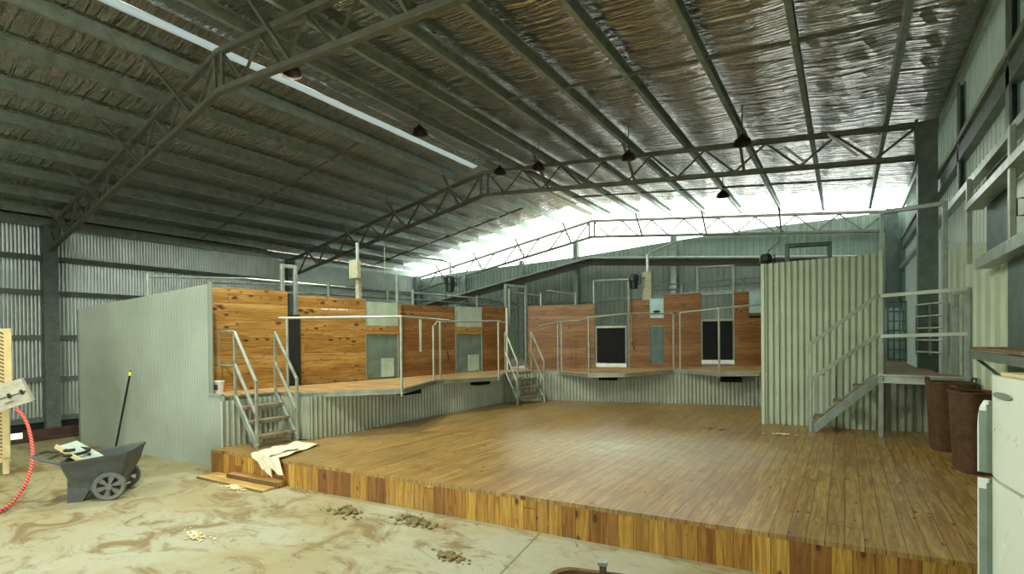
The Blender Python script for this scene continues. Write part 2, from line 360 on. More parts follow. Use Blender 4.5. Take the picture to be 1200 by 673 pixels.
struct(MB().add([(XP-0.14, 10.84, roof(XP)-.0), (XP, 10.84, roof(XP)+.05), (XP+0.14, 10.84, roof(XP)), (XP-0.14, 17.9, roof(XP)), (XP, 17.9, roof(XP)+.05), (XP+0.14, 17.9, roof(XP)),
                (XP-0.14, 10.84, roof(XP)-.06), (XP+0.14, 10.84, roof(XP)-.06), (XP-0.14, 17.9, roof(XP)-.06), (XP+0.14, 17.9, roof(XP)-.06)],
               [(0, 1, 4, 3), (1, 2, 5, 4), (6, 8, 9, 7), (0, 3, 8, 6), (2, 7, 9, 5), (0, 6, 7, 2, 1), (3, 4, 5, 9, 8)]).build('trim_ridge', m_rail))
# rear raised floor behind the catching pens
struct(MB().prism([(-11.05, 2.85), (-7.75, 3.3), (-7.6, 4.9), (-6.95, 10.5), (-2.1, 12.15), (0.5, 12.95), (0.5, 17.9), (-11.05, 17.9)], 0.80, 0.94).build('floor_rear', m_deckdark))

# purlins
PX = [(-7.4+1.145*k, 'right', k) for k in range(8)]+[(-9.24-1.145*k, 'left', k) for k in range(8)]
for X, side, k in PX:
    z = roof(X)-0.05-0.1
    tag(MB().cee((X, Y0, z), (X, 17.7, z), 0.07, 0.2, 0.006, 0.02, flip=1 if side == 'right' else -1).build('roof_purlin', m_purlin),
        'long galvanised purlin under the foil, %s %s of the ridge' % (ORD[k], side), 'purlin', 'roof purlins')
for X, w, lab in ((XL+0.16, 'left', 'galvanised eave beam where the roof meets the left wall'), (XR-0.07, 'right', 'dark eave beam where the roof meets the right wall')):
    tag(MB().cee((X, Y0, roof(X)-0.17), (X, 17.8, roof(X)-0.17), 0.1 if w == 'left' else 0.06, 0.24 if w == 'left' else 0.12, 0.008, 0.03, flip=-1 if w == 'left' else 1).build('eave_beam', m_purlin), lab, 'beam')
# bridging lines between purlins
for Yb, lab in ((7.34, 'thin dark bridging line across the purlins between nearest and middle truss'), (14.34, 'thin dark bridging line across the purlins between middle and far truss')):
    t_ = thing('purlin_bridging', lab, 'strut', (XP, Yb, roof(XP)-0.22))
    xs = sorted([p[0] for p in PX])
    for a, b in zip(xs[:-1], xs[1:]):
        if b-a > 1.2: continue
        MB().bar((a+.05, Yb, roof(a)-0.235), (b-.05, Yb, roof(b)-0.235), 0.03, 0.05).build('strut', m_truss, t_)
# trusses
for Yt, lab in ((3.84, 'nearest pale steel lattice roof truss, crossing the upper left'), (10.84, 'middle dark steel lattice roof truss meeting a column at right'), (17.84, 'far steel lattice truss silhouetted against the bright gable')):
    t_ = thing('roof_truss', lab, 'truss', (XP, Yt, 5.8), 0, 'roof trusses')
    zb = lambda X: 5.80+(X-XP)*0.1555 if X < XP else 5.80-(X-XP)*0.1075
    xe0, xe1 = -17.95, 1.02; mt = m_truss
    for nm, fz, dz in (('top_chord', chord, -0.05), ('bottom_chord', zb, 0.0)):
        for xe in (xe0, xe1):
            MB().bar((XP, Yt, fz(XP)+dz), (xe, Yt, fz(xe)+dz), 0.10, 0.09).build(nm, mt, t_)
    for dx in (-0.12, 0.12): MB().bar((XP+dx, Yt, zb(XP)), (XP+dx, Yt, chord(XP)-.05), 0.05, 0.07).build('king_post', mt, t_)
    for sgn, xe, n in ((1, xe1, 8), (-1, xe0, 8)):
        st = abs(xe-XP-0.12*sgn)/n
        for k in range(n):
            a = XP+sgn*(0.12+k*st); b = a+sgn*st*0.5; c_ = a+sgn*st
            MB().ell((a, Yt, chord(a)-.08), (b, Yt, zb(b)+.03), 0.045).build('web_brace', mt, t_)
            MB().ell((b, Yt, zb(b)+.03), (c_, Yt, chord(c_)-.08), 0.045).build('web_brace', mt, t_)
        for k in (1, 3, 5) if sgn > 0 else (0, 2, 4, 6):
            X = (-7.4+1.145*k) if sgn > 0 else (-9.24-1.145*k)
            MB().ell((X, Yt, zb(X)), (X, Yt-0.75, roof(X)-0.2), 0.05).build('fly_brace', mt, t_)
    for xe in (xe0, xe1):
        MB().box((xe-.02, Yt-.1, zb(xe)-.12), (xe+.02, Yt+.1, chord(xe)+.02)).build('end_plate', mt, t_)
# end braces in the middle truss's right half, bright light painted as white
for a, b, lab in (((-0.95, 10.80, 5.42), (-0.62, 10.80, 5.06), 'short brace whitened for the light on it in the middle truss, left of the two by the right column'),
                  ((-0.25, 10.80, 5.50), (0.20, 10.80, 5.0), 'thick brace whitened for the light on it in the middle truss, right of the two by the right column')):
    tag(MB().tube(a, b, 0.022).build('lit_brace', m_white, pivot=a), lab, 'brace')
# columns
for Yc, lab in ((3.84, 'teal grey steel column on the left wall nearest the camera'), (10.84, 'steel column on the left wall under the middle truss'), (17.7, 'steel column in the far left corner')):
    o = thing('steel_column', lab, 'column', (-18.0, Yc, -0.8), 0, 'wall columns')
    MB().cee((-17.98, Yc, -0.8), (-17.98, Yc, chord(-18)-.02), 0.3, 0.26, 0.012, 0.05, up=(1, 0, 0)).build('shaft', m_column, o)
    MB().box((-18.12, Yc-.2, -0.8), (-17.8, Yc+.2, -0.77)).build('base_plate', m_column, o)
for Xc, Yc, lab in ((1.16, 10.84, 'broad teal grey steel column on the right wall behind the landing'), (1.12, 17.7, 'far right steel column behind the green corrugated screen')):
    o = thing('steel_column', lab, 'column', (Xc, Yc, 0.0), 0, 'wall columns')
    MB().cee((Xc, Yc, 0.0), (Xc, Yc, chord(Xc)-.02), 0.26, 0.24, 0.012, 0.05, up=(0, -1, 0)).build('shaft', m_column, o)
    MB().box((Xc-.14, Yc-.13, 5.2), (Xc+.14, Yc-.12, 5.36)).build('cap_cleat', m_truss, o)
    MB().box((Xc-.16, Yc-.16, 0), (Xc+.16, Yc+.16, 0.02)).build('base_plate', m_column, o)
# left wall girts
for z, q in ((4.10, 'top'), (3.15, 'second'), (1.92, 'third'), (0.77, 'fourth'), (-0.32, 'lowest')):
    tag(MB().cee((-18.1, Y0, z), (-18.1, 17.8, z), 0.1, 0.13, 0.008, 0.03, flip=-1).build('wall_girt', m_column), 'horizontal steel girt on the left wall, %s of five' % q, 'girt', 'left wall girts')
# back wall posts and rails
for X, zt, lab in ((-14.9, 4.9, 'short steel post on the back wall near the left corner'), (-11.65, 5.17, 'steel post on the back wall above the centre steps'), (-9.0, 5.62, 'steel post on the back wall left of the switch box arm'), (-5.08, 5.40, 'steel post on the back wall behind the right hand black motor')):
    tag(MB().cee((X, 17.80, -0.2), (X, 17.80, zt), 0.2, 0.16, 0.01, 0.04, up=(0, -1, 0)).build('wall_post', m_steel, pivot=(X, 17.8, -0.2)), lab, 'post', 'back wall posts')
o = thing('gable_rafter', 'gabled rafter with pale top edge and shadow band coloured dark brown across the back wall', 'beam', (XP, 17.75, 4.8))
for a, b in (((-17.75, 17.62, 3.44), (-8.31, 17.62, 4.90)), ((-8.31, 17.62, 4.90), (0.95, 17.62, 4.0))):
    d = Vector((0, 0, 0.12))
    MB().bar(Vector(a)-d*1.2, Vector(b)-d*1.2, 0.05, 0.24).build('web', m_rafter, o)  # web coloured dark brown for the shadow band under the flange
    MB().bar(Vector(a)+d*0.25, Vector(b)+d*0.25, 0.16, 0.06).build('top_flange', m_zinc, o)
for z, q in ((3.28, 'upper'), (2.2, 'lower')):
    tag(MB().cee((-17.8, 17.82, z), (1.1, 17.82, z), 0.1, 0.12, 0.008, 0.03).build('wall_girt', m_steel), 'horizontal steel girt on the back wall, %s of two' % q, 'girt', 'back wall girts')
# right wall framing
for z, h, x, q in ((4.50, 0.07, 1.36, 'high pale steel girt along the right wall below the roof'), (4.30, 0.20, 1.38, 'deep dark girt along the right wall under the high pale one'), (3.66, 0.09, 1.33, 'bright pale girt on the right wall above the hatch door')):
    m = m_column if h > .15 else m_rail
    tag(MB().cee((x, Y0+2, z), (x, 17.8, z), 0.10, h, 0.008, 0.02).build('wall_girt', m), q, 'girt', 'right wall girts')
tag(MB().cee((1.30, 2.0, 2.55), (1.30, 7.55, 2.55), 0.16, 0.12, 0.008, 0.03).build('sill_beam', m_steel), 'grey steel sill beam under the hatch door on the right wall', 'beam')
tag(MB().cee((1.28, 2.0, 3.28), (1.28, 7.97, 3.28), 0.16, 0.08, 0.008, 0.03).build('lintel_beam', m_rail), 'bright pale lintel beam over the hatch door on the right wall', 'beam')
for Yv, z0, z1, lab in ((7.97, 2.6, 3.62, 'pale upright frame stud left of the hatch door'), (6.14, 2.6, 3.62, 'pale upright frame stud right of the hatch door')):
    tag(MB().bar((1.24, Yv, z0), (1.24, Yv, z1), 0.05, 0.05).build('frame_stud', m_rail, pivot=(1.24, Yv, z0)), lab, 'post')
for Yv, lab in ((6.75, 'dark wall mullion above the hatch door'), (9.3, 'dark wall mullion beside the right column')):
    tag(MB().cee((1.37, Yv, 3.7), (1.37, Yv, 5.3), 0.12, 0.08, 0.01, 0.02, up=(-1, 0, 0)).build('wall_mullion', m_column, pivot=(1.37, Yv, 3.7)), lab, 'post')
struct(MB().box((1.39, 6.95, 2.62), (1.42, 7.95, 3.62)).build('trim_1', m_lining))
struct(MB().box((1.39, 2.0, 2.62), (1.42, 6.20, 3.62)).build('trim_2', m_lining))
struct(MB().box((1.38, 2.0, 0.0), (1.41, 7.0, 2.5)).build('trim_3', m_lining))
d_ = struct(MB().box((1.36, 6.25, 2.60), (1.39, 6.90, 3.22)).build('door_1', m_greenpane))
MB().pipe([(1.36, 6.34, 3.00), (1.31, 6.34, 3.00), (1.31, 6.34, 2.84), (1.36, 6.34, 2.84)], 0.008).build('door_handle', m_motor, parent=None)
bpy.context.scene.collection.objects[-1].parent = d_
o = thing('wall_bench', 'dark steel shelf bench fixed along the right wall above the baskets', 'shelf', (1.25, 6.2, 1.5))
MB().box((1.08, 4.6, 1.59), (1.36, 6.95, 1.62)).build('shelf_board', m_deckdark, o)
MB().cee((1.10, 4.6, 1.54), (1.10, 6.95, 1.54), 0.04, 0.08, 0.006, 0.02).build('front_rail', m_column, o)
for y in (5.0, 6.8): MB().ell((1.12, y, 1.5), (1.36, y, 1.25), 0.03).build('bracket', m_column, o)

# ------------------------------------------------------------------ stage
SF = lambda x: 3.40+0.14*(x+4.68)
o = thing('timber_stage', 'large low timber floor platform with vertical board front edge', 'platform', (-3.0, 3.64, 0.0))
o2 = MB().prism([(-7.02, SF(-7.02)), (1.40, SF(1.40)), (1.40, 9.4), (0.4, 9.6), (-1.0, 11.6), (-6.0, 9.98), (-6.45, 8.9), (-6.45, 4.1), (-7.0, 4.0)], 0.27, 0.31)
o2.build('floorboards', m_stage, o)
ang = math.atan(0.14); L = 8.45/math.cos(ang)
f = MB().box((0, 0.0, 0.0), (L, 0.03, 0.275)); f.build('front_fascia', m_fascia, o, local=True)
fo = COL.objects[-1]; fo.location = (-7.02+3.0, SF(-7.02)-3.64+0.0, 0.0); fo.rotation_euler = (0, 0, ang)
MB().box((0, 0.5, 0.0), (L-.3, 0.55, 0.27)).build('bearer', m_bearer, o, local=True)
fo = COL.objects[-1]; fo.location = (-7.0+3.0, SF(-7.02)-3.64, 0.0); fo.rotation_euler = (0, 0, ang)

# ------------------------------------------------------------------ raised shearing decks
def deckmesh(top, zf, th=0.05):
    n = len(top); m = MB()
    return m.add([(x, y, zf(x, y)-th) for x, y in top]+[(x, y, zf(x, y)) for x, y in top],
                 [tuple(range(n))[::-1], tuple(range(n, 2*n))]+[(i, (i+1) % n, n+(i+1) % n, n+i) for i in range(n)])
DL = thing('shearing_deck', 'left raised timber deck with jutting bays over corrugated skirting', 'deck', (-6.8, 6.5, 0.31))
left_edge = [(-7.12, 3.28), (-7.05, 4.02), (-6.67, 4.10), (-5.69, 5.28), (-6.33, 6.62), (-6.35, 6.72), (-5.80, 7.98), (-6.35, 8.90), (-6.42, 9.02), (-6.12, 9.68), (-5.83, 9.90)]
deckmesh(left_edge+[(-6.95, 10.45), (-7.60, 4.85), (-7.82, 3.32)], lambda x, y: 1.0).build('deck_boards', m_deck, DL)
for a, b in zip(left_edge[:-1], left_edge[1:]):
    bright = a in ((-6.67, 4.10), (-6.35, 6.72))
    MB().cee((a[0]+.012, a[1], 0.955), (b[0]+.012, b[1], 0.955), 0.03, 0.075, 0.006, 0.015).build('edge_channel', m_rail if bright else m_steel, DL)
MB().sheet((-7.02, 3.2), (-7.02, 4.0), 0.31, 0.94, 0.076, 0.034).build('skirt_sheet', m_skirt, DL, smooth=True)
MB().sheet((-7.02, 4.0), (-6.42, 4.16), 0.31, 0.94, 0.076, 0.034).build('skirt_sheet', m_skirt, DL, smooth=True)
MB().sheet((-6.42, 4.16), (-6.42, 9.0), 0.31, 0.94, 0.076, 0.034).build('skirt_sheet', m_skirt, DL, smooth=True)
MB().sheet((-6.42, 9.0), (-5.8, 9.86), 0.31, 0.94, 0.076, 0.034).build('skirt_sheet', m_skirt, DL, smooth=True)
zr = lambda x, y: 0.97+0.0237*(x+6.85)
def zrf(x, y): # slight fall to the front edge
    k = ((y-9.86)-(x+5.8)*0.316); return zr(x, y)+min(0.0, k)*0.05
DR = thing('shearing_deck', 'right raised timber deck with jutting bays under the red timber panels', 'deck', (-3.6, 10.8, 0.31))
right_edge = [(-5.83, 9.90), (-5.51, 9.95), (-4.56, 9.57), (-3.84, 9.80), (-3.07, 10.72), (-2.95, 10.76), (-2.08, 10.36), (-1.38, 10.57), (-0.75, 11.3)]
deckmesh(right_edge+[(-0.6, 12.4), (-2.10, 12.0), (-6.95, 10.5)], zrf).build('deck_boards', m_deck, DR)
for i, (a, b) in enumerate(zip(right_edge[:-1], right_edge[1:])):
    MB().cee((a[0], a[1]-.012, zrf(*a)-.045), (b[0], b[1]-.012, zrf(*b)-.045), 0.03, 0.075, 0.006, 0.015).build('edge_channel', m_rail if i in (2, 6) else m_steel, DR)
MB().sheet((-5.8, 9.86), (-0.6, 11.5), 0.31, lambda u: 0.93+0.02*u, 0.076, 0.034).build('skirt_sheet', m_skirt, DR, smooth=True)
# small bins under the bays
for x, y, rz, lab in ((-6.22, 5.9, PI/2, 'small black chute tray under the left deck, nearest bay'), (-6.22, 7.9, PI/2, 'small dark chute tray under the left deck, far bay'),
                      (-4.35, 10.1, 0.31, 'small black chute tray under the right deck, left bay'), (-1.95, 10.85, 0.31, 'small black chute tray under the right deck, bay by the screen')):
    m = MB(); m.box((-.2, -.1, 0), (.2, .1, .02)); m.box((-.2, -.1, 0), (-.18, .1, .1)); m.box((.18, -.1, 0), (.2, .1, .1)); m.box((-.2, -.1, 0), (.2, -.08, .07)); m.box((-.2, .08, 0), (.2, .1, .1))
    o = m.build('chute_tray', m_black); o.location = (x, y, 0.82); o.rotation_euler = (0, 0, rz); tag(o, lab, 'tray', 'trays under the deck bays')

# ------------------------------------------------------------------ corrugated pen wall at left
o = thing('corrugated_pen_wall', 'tall pale fine-ribbed steel partition beside the left steps', 'partition', (-7.06, 3.25, 0))
P0, P1 = (-11.09, 2.72), (-7.07, 3.25); LL = math.dist(P0, P1)
MB().sheet(P0, P1, 0.0, lambda u: (2.35+0.0575*u) if u < LL-.30 else (2.35+.0575*u if u < LL-.22 else 1.0), 0.032, 0.006).build('ribbed_sheet', m_mini, o, smooth=True)
dv = Vector((P1[0]-P0[0], P1[1]-P0[1], 0)).normalized()
def on(u, z, off=0): return (P0[0]+dv.x*u+dv.y*off, P0[1]+dv.y*u-dv.x*off, z)
MB().bar(on(LL-.25, 1.03, .0), on(LL-.25, 2.59, .0), 0.09, 0.03, up=(0, 1, 0)).build('corner_trim', m_mini, o)
MB().bar(on(LL-.28, 1.01, .0), on(LL, 1.01, .0), 0.05, 0.04).build('ledge_trim', m_steel, o)
MB().bar(on(LL, 0.0, .0), on(LL, 1.0, .0), 0.09, 0.03, up=(0, 1, 0)).build('corner_trim', m_mini, o)
MB().bar(on(0.02, 0.0, .0), on(0.02, 2.34, .0), 0.04, 0.03, up=(0, 1, 0)).build('edge_trim', m_column, o)
MB().sheet((-11.09, 2.74), (-11.2, 8.5), 0.0, 2.35, 0.076, 0.018).build('return_sheet', m_mini, o, smooth=True)

# ------------------------------------------------------------------ timber panels
def panel(P0, P1, z0, z1, name, lab, mat, group, parts=None, th=0.035):
    """boarded wall section; parts: list of (u0,u1,z0,z1) timber rects in metres, the openings left between them"""
    L = math.dist(P0, P1); rz = math.atan2(P1[1]-P0[1], P1[0]-P0[0])
    o = thing(name, lab, 'panel', (P0[0], P0[1], z0), rz, group)
    for r in (parts or [(0, L, z0, z1)]):
        MB().box((r[0], 0, r[2]-z0), (r[1], th, r[3]-z0)).build('board_face', mat, o, local=True)
    for u in (0.02, L-0.04): MB().box((u-.02, th, 0), (u+.03, th+.05, z1-z0-.02)).build('rear_stud', m_bearer, o, local=True)
    return o, L
GL, GR = 'left boarded panels', 'right boarded panels'
panel((-7.82, 3.32), (-7.63, 4.55), 1.0, 2.58, 'boarded_panel', 'wide golden knotty timber panel behind the left steps', m_panel, GL)
p_, L_ = panel((-7.76, 4.80), (-7.54, 6.06), 1.0, 2.54, 'boarded_panel', 'golden timber panel with faint white paint marks near its top', m_panel, GL)
m = MB(); x = 0.42
for k in range(13):
    w = random.uniform(.018, .032); m.box((x, -.004, 1.31), (x+w, -.001, 1.335)); x += w+.008+(0.02 if k % 4 == 3 else 0)
m.build('paint_marks', m_paper, p_, local=True)['label'] = 'white broken paint marks'
PLN = lambda Y: -7.75+0.1735*(Y-4.85)
def pen_door(Ya, Yb, lab):
    A, B = (PLN(Ya), Ya), (PLN(Yb), Yb); L = math.dist(A, B); rz = math.atan2(B[1]-A[1], B[0]-A[0])
    o = thing('pen_door', lab, 'door', (A[0], A[1], 1.0), rz, 'sheet metal pen doors')
    MB().box((0.01, 0.01, 0.03), (L-.01, 0.03, 0.87)).build('lower_sheet', m_dullpane, o, local=True)
    MB().box((L*.45, -0.004, 0.03), (L-.12, 0.008, 0.40)).build('patch_plate', m_greenpane, o, local=True)
    MB().box((0, -.01, 0.87), (L, 0.03, 1.04)).build('timber_rail', m_panel, o, local=True)
    MB().box((0.01, 0.01, 1.04), (L-.01, 0.025, 1.50)).build('upper_pane', m_greenpane, o, local=True)
    for u in (0.012, L-.012): MB().bar((u, 0.02, 0.0), (u, 0.02, 1.52), 0.025, 0.04, up=(0, 1, 0)).build('door_stile', m_steel, o, local=True)
pen_door(6.06, 6.78, 'pen door with pale green upper pane between the two golden and red panels')
pen_door(8.22, 9.02, 'pen door with grey-green sheets left of the centre steps')
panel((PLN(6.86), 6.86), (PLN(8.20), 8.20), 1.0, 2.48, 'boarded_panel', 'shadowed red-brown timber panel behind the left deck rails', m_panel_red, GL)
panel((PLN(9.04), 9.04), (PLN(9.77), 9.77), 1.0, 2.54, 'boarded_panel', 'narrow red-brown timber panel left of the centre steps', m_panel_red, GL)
tag(MB().bar((PLN(6.82), 6.82, 1.0), (PLN(6.82), 6.82, 2.45), 0.08, 0.07, up=(0, 1, 0)).build('timber_post', m_panel_red, pivot=(PLN(6.82), 6.82, 1.0)), 'slim red timber post beside the green paned pen door', 'post')
tag(MB().bar((PLN(6.80)-.06, 6.80, 1.0), (PLN(6.80)-.06, 6.80, 3.08), 0.05, 0.05, up=(0, 1, 0)).build('steel_post', m_steel, pivot=(PLN(6.80)-.06, 6.8, 1.0)), 'thin steel post rising behind the slim red timber post', 'post')
PR0, PRd = Vector((-6.85, 10.55)), Vector((4.75, 1.48)).normalized()
def pr(X, off=0.0):
    k = (X+6.85)/PRd.x; p = PR0+PRd*k; return (p.x-PRd.y*off, p.y+PRd.x*off)
zp = lambda X: 0.975+0.0237*(X+6.85)
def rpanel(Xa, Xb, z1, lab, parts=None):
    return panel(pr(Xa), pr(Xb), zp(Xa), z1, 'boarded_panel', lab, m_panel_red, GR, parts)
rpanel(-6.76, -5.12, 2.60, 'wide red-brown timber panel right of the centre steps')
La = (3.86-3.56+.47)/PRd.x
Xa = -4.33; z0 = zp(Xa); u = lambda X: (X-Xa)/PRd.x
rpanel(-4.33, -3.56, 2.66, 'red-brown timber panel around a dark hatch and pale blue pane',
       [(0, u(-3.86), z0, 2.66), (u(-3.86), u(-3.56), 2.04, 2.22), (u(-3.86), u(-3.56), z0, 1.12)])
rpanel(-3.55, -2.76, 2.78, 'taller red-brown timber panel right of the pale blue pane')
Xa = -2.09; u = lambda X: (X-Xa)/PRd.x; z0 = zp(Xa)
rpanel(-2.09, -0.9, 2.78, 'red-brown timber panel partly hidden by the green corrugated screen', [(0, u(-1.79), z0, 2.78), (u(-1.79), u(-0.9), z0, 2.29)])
for xa, xb, za, zb_, lab, bx in ((-3.86, -3.56, 2.22, 2.69, 'pale blue pane with dark smudge between two red panels', True), (-1.79, -1.2, 2.29, 2.77, 'pale blue pane above the red panel by the screen', False)):
    a, b = pr(xa, .01), pr(xb, .01); L = math.dist(a, b); rz = math.atan2(b[1]-a[1], b[0]-a[0])
    o = thing('window_pane', lab, 'pane', (a[0], a[1], za), rz)
    MB().box((0, 0, 0), (L, .012, zb_-za)).build('pane', m_blue, o, local=True)
    MB().box((0, -.005, -.02), (L, .02, 0)).build('pane_sill', m_steel, o, local=True)
    if bx: MB().lathe([(0.01, 0), (.07, .01), (.085, .04), (.06, .06), (.0, .065)], (L*.5, -.005, .12), 10).build('smudge_bracket', m_motor, o, local=True)
for xa, xb, za, zb_, lab in ((-3.85, -3.57, 1.12, 2.04, 'narrow dark teal rubber hatch in the red panel'), ):
    a, b = pr(xa, .03), pr(xb, .03); m = MB(); L = math.dist(a, b); o = thing('rubber_hatch', lab, 'door', (a[0], a[1], za), math.atan2(b[1]-a[1], b[0]-a[0]))
    MB().box((0, 0, 0), (L, .015, zb_-za)).build('flap', m_lining, o, local=True)
    MB().box((0, -.01, zb_-za-.02), (L, .02, zb_-za)).build('top_strip', m_steel, o, local=True)
a = pr(-1.79, -.006); tag(MB().bar((a[0], a[1], 2.58-.38), (pr(-1.2, -.006)[0], pr(-1.2, -.006)[1], 2.20), 0.008, 0.06).build('slot_strip', m_gap, pivot=(a[0], a[1], 2.2)), 'thin dark slot strip below the pane by the screen', 'slot')
# drop doors with galvanised hoops
for xa, xb, za, zb_, xh0, xh1, zh, lab in ((-5.06, -4.42, 1.14, 2.0, -5.14, -4.33, 3.18, 'left'), (-2.73, -2.12, 1.23, 2.12, -2.82, -2.08, 3.38, 'right')):
    a, b = pr(xa, .02), pr(xb, .02); L = math.dist(a, b); rz = math.atan2(b[1]-a[1], b[0]-a[0])
    o = thing('catching_pen_door', 'black rubber pen door with white sill, %s of the two' % lab, 'door', (a[0], a[1], za), rz, 'black pen doors')
    MB().box((0, 0, 0), (L, .02, zb_-za)).build('rubber_flap', m_black, o, local=True)
    MB().box((-.03, -.03, zb_-za), (L+.03, .02, zb_-za+.05)).build('head_rail', m_rail, o, local=True)
    MB().box((-.03, -.05, -.10), (L+.03, .03, -.01)).build('sill_board', m_paper, o, local=True)
    for uu in (-.035, L+.02): MB().box((uu, -.02, -.02), (uu+.015, .01, zb_-za)).build('side_guide', m_rail, o, local=True)
    a, b = pr(xh0, .05), pr(xh1, .05)
    o = thing('door_hoop', 'galvanised square hoop standing over the %s black pen door' % lab, 'frame', (a[0], a[1], zp(xh0)), 0, 'galvanised door hoops')
    for p in (a, b): MB().tube((p[0], p[1], zp(xh0)), (p[0], p[1], zh), 0.03).build('upright', m_steel, o)
    MB().tube((a[0], a[1], zh), (b[0], b[1], zh), 0.03).build('crossbar', m_steel, o)
def hoop(a, b, z0, z1, lab, r=0.03, mid=None, mat=None):
    o = thing('door_hoop', lab, 'frame', (a[0], a[1], z0), 0, 'galvanised door hoops'); mat = mat or m_steel
    for p in (a, b): MB().bar((p[0], p[1], z0), (p[0], p[1], z1), r*2, up=(0, 1, 0)).build('upright', mat, o)
    MB().bar((a[0], a[1], z1-r), (b[0], b[1], z1-r), r*2).build('crossbar', mat, o)
    return o
hoop((-7.80, 4.56), (-7.76, 4.77), 1.0, 3.05, 'narrow galvanised hoop between the two golden panels')
hoop((-6.93, 9.84), (-6.78, 10.52), 1.0, 3.12, 'grey hoop frame over the centre step opening')
hoop((-1.05, 12.35), (-0.27, 12.6), 0.9, 3.8, 'dark hoop rising behind the green corrugated screen', 0.045, mat=m_column)
hoop((0.47, 9.24), (1.17, 9.14), 1.2, 3.64, 'tall thin hoop frame over the right landing', 0.03)
tag(MB().bar((-6.90, 9.80, 1.0), (-6.90, 9.80, 2.52), 0.10, 0.02, up=(0, 1, 0)).build('door_strip', m_white, pivot=(-6.9, 9.8, 1.0)), 'bright white door strip left of the centre step opening', 'door strip')
tag(MB().box((-7.70, 4.58, 1.0), (-7.68, 4.80, 2.2)).build('dark_slot_sheet', m_gap, pivot=(-7.7, 4.6, 1.0)), 'dark sheet standing in for the dark opening between the golden panels', 'flap')  # dark sheet added in place of the shaded opening

# ------------------------------------------------------------------ green corrugated screen and right landing
o = thing('corrugated_screen', 'pale green ribbed steel screen wall beside the right steps', 'screen', (-1.11, 8.99, 0.31))
MB().sheet((-1.11, 8.99), (0.47, 9.20), 0.31, lambda u: 2.95+0.03*u, 0.086, 0.045, True).build('ribbed_sheet', m_screen, o)
MB().bar((-1.12, 8.98, 0.31), (-1.12, 8.98, 2.95), 0.05, 0.03, up=(0, 1, 0)).build('edge_trim', m_screen, o)
MB().bar((0.45, 9.17, 0.31), (0.45, 9.17, 3.02), 0.04, 0.04, up=(0, 1, 0)).build('edge_trim', m_screen, o)
MB().sheet((-1.11, 9.02), (-1.3, 11.2), 0.31, 2.95, 0.086, 0.016, True).build('return_sheet', m_screen, o)
o = thing('corrugated_screen', 'pale ribbed steel lining sheet on the wall behind the landing rail', 'screen', (1.2, 8.5, 0.31))
MB().sheet((1.31, 10.2), (1.38, 7.0), 0.31, lambda u: 3.18-.15*u if u < 2.25 else 2.48, 0.39, 0.06, True).build('ribbed_sheet', m_screen, o)
MB().bar((1.30, 10.2, 0.31), (1.30, 10.2, 3.2), 0.05, 0.03, up=(0, 1, 0)).build('edge_trim', m_screen, o)
o = thing('landing_platform', 'raised landing at the top of the right steps with ribbed skirting', 'platform', (0.8, 9.0, 0.31))
MB().prism([(0.40, 8.66), (1.30, 8.52), (1.28, 9.0), (1.12, 9.1), (1.12, 10.55), (1.0, 10.6), (1.0, 13.6), (0.5, 13.6), (0.5, 9.25)], 1.16, 1.20).build('landing_boards', m_landing, o)
MB().cee((0.38, 8.63, 1.14), (1.34, 8.49, 1.14), 0.05, 0.12, 0.008, 0.02).build('edge_beam', m_rail, o)
MB().sheet((-0.5, 9.06), (1.14, 9.38), 0.31, 1.12, 0.10, 0.05, True).build('skirt_sheet', m_skirt, o)
MB().bar((0.42, 8.65, 0.31), (0.42, 8.65, 1.2), 0.06, up=(0, 1, 0)).build('leg', m_steel, o)
MB().bar((1.28, 8.56, 0.31), (1.28, 8.56, 1.1), 0.05, up=(0, 1, 0)).build('leg', m_steel, o)
o = thing('landing_rail', 'flat steel guard rail along the front of the right landing', 'railing', (0.42, 8.65, 1.2))
MB().bar((0.42, 8.65, 1.2), (0.42, 8.65, 2.33), 0.06, up=(0, 1, 0)).build('post', m_rail, o)
MB().bar((1.30, 8.50, 1.1), (1.30, 8.50, 2.36), 0.06, up=(0, 1, 0)).build('post', m_steel, o)
MB().bar((1.25, 8.95, 1.2), (1.25, 8.95, 2.30), 0.07, up=(0, 1, 0)).build('post', m_steel, o)
MB().bar((0.42, 8.62, 2.31), (1.30, 8.47, 2.34), 0.02, 0.05).build('top_rail', m_rail, o)
MB().bar((0.42, 8.62, 1.74), (1.30, 8.47, 1.76), 0.02, 0.05).build('middle_rail', m_rail, o)
MB().bar((1.30, 8.50, 2.33), (1.25, 8.95, 2.3), 0.02, 0.05).build('top_rail', m_rail, o)
o = thing('steel_steps', 'right hand steel steps climbing to the landing along the green screen', 'steps', (0.0, 8.6, 0.31), 0, 'deck steps')
A, B = Vector((-0.42, 8.52, 0.33)), Vector((0.40, 8.64, 1.14)); bk = Vector((-0.02, 0.42, 0))
for nm, k in (('stringer', 0), ('stringer', 1)): MB().bar(A+bk*k, B+bk*k, 0.02, 0.11).build(nm, m_steel, o)
for f_ in (0.16, 0.46, 0.76):
    p = A.lerp(B, f_)+Vector((0.0, 0, 0.06)); MB().box((p.x-.11, p.y, p.z-.015), (p.x+.11, p.y+.42, p.z+.02)).build('tread', m_tread, o)
MB().bar((-0.43, 8.51, 0.31), (-0.43, 8.51, 1.65), 0.05, up=(0, 1, 0)).build('post', m_rail, o)
MB().bar((-0.43, 8.50, 1.63), (0.40, 8.62, 2.33), 0.025, 0.055).build('handrail', m_rail, o)
MB().bar((-0.43, 8.50, 1.10), (0.40, 8.62, 1.77), 0.025, 0.055).build('middle_rail', m_rail, o)

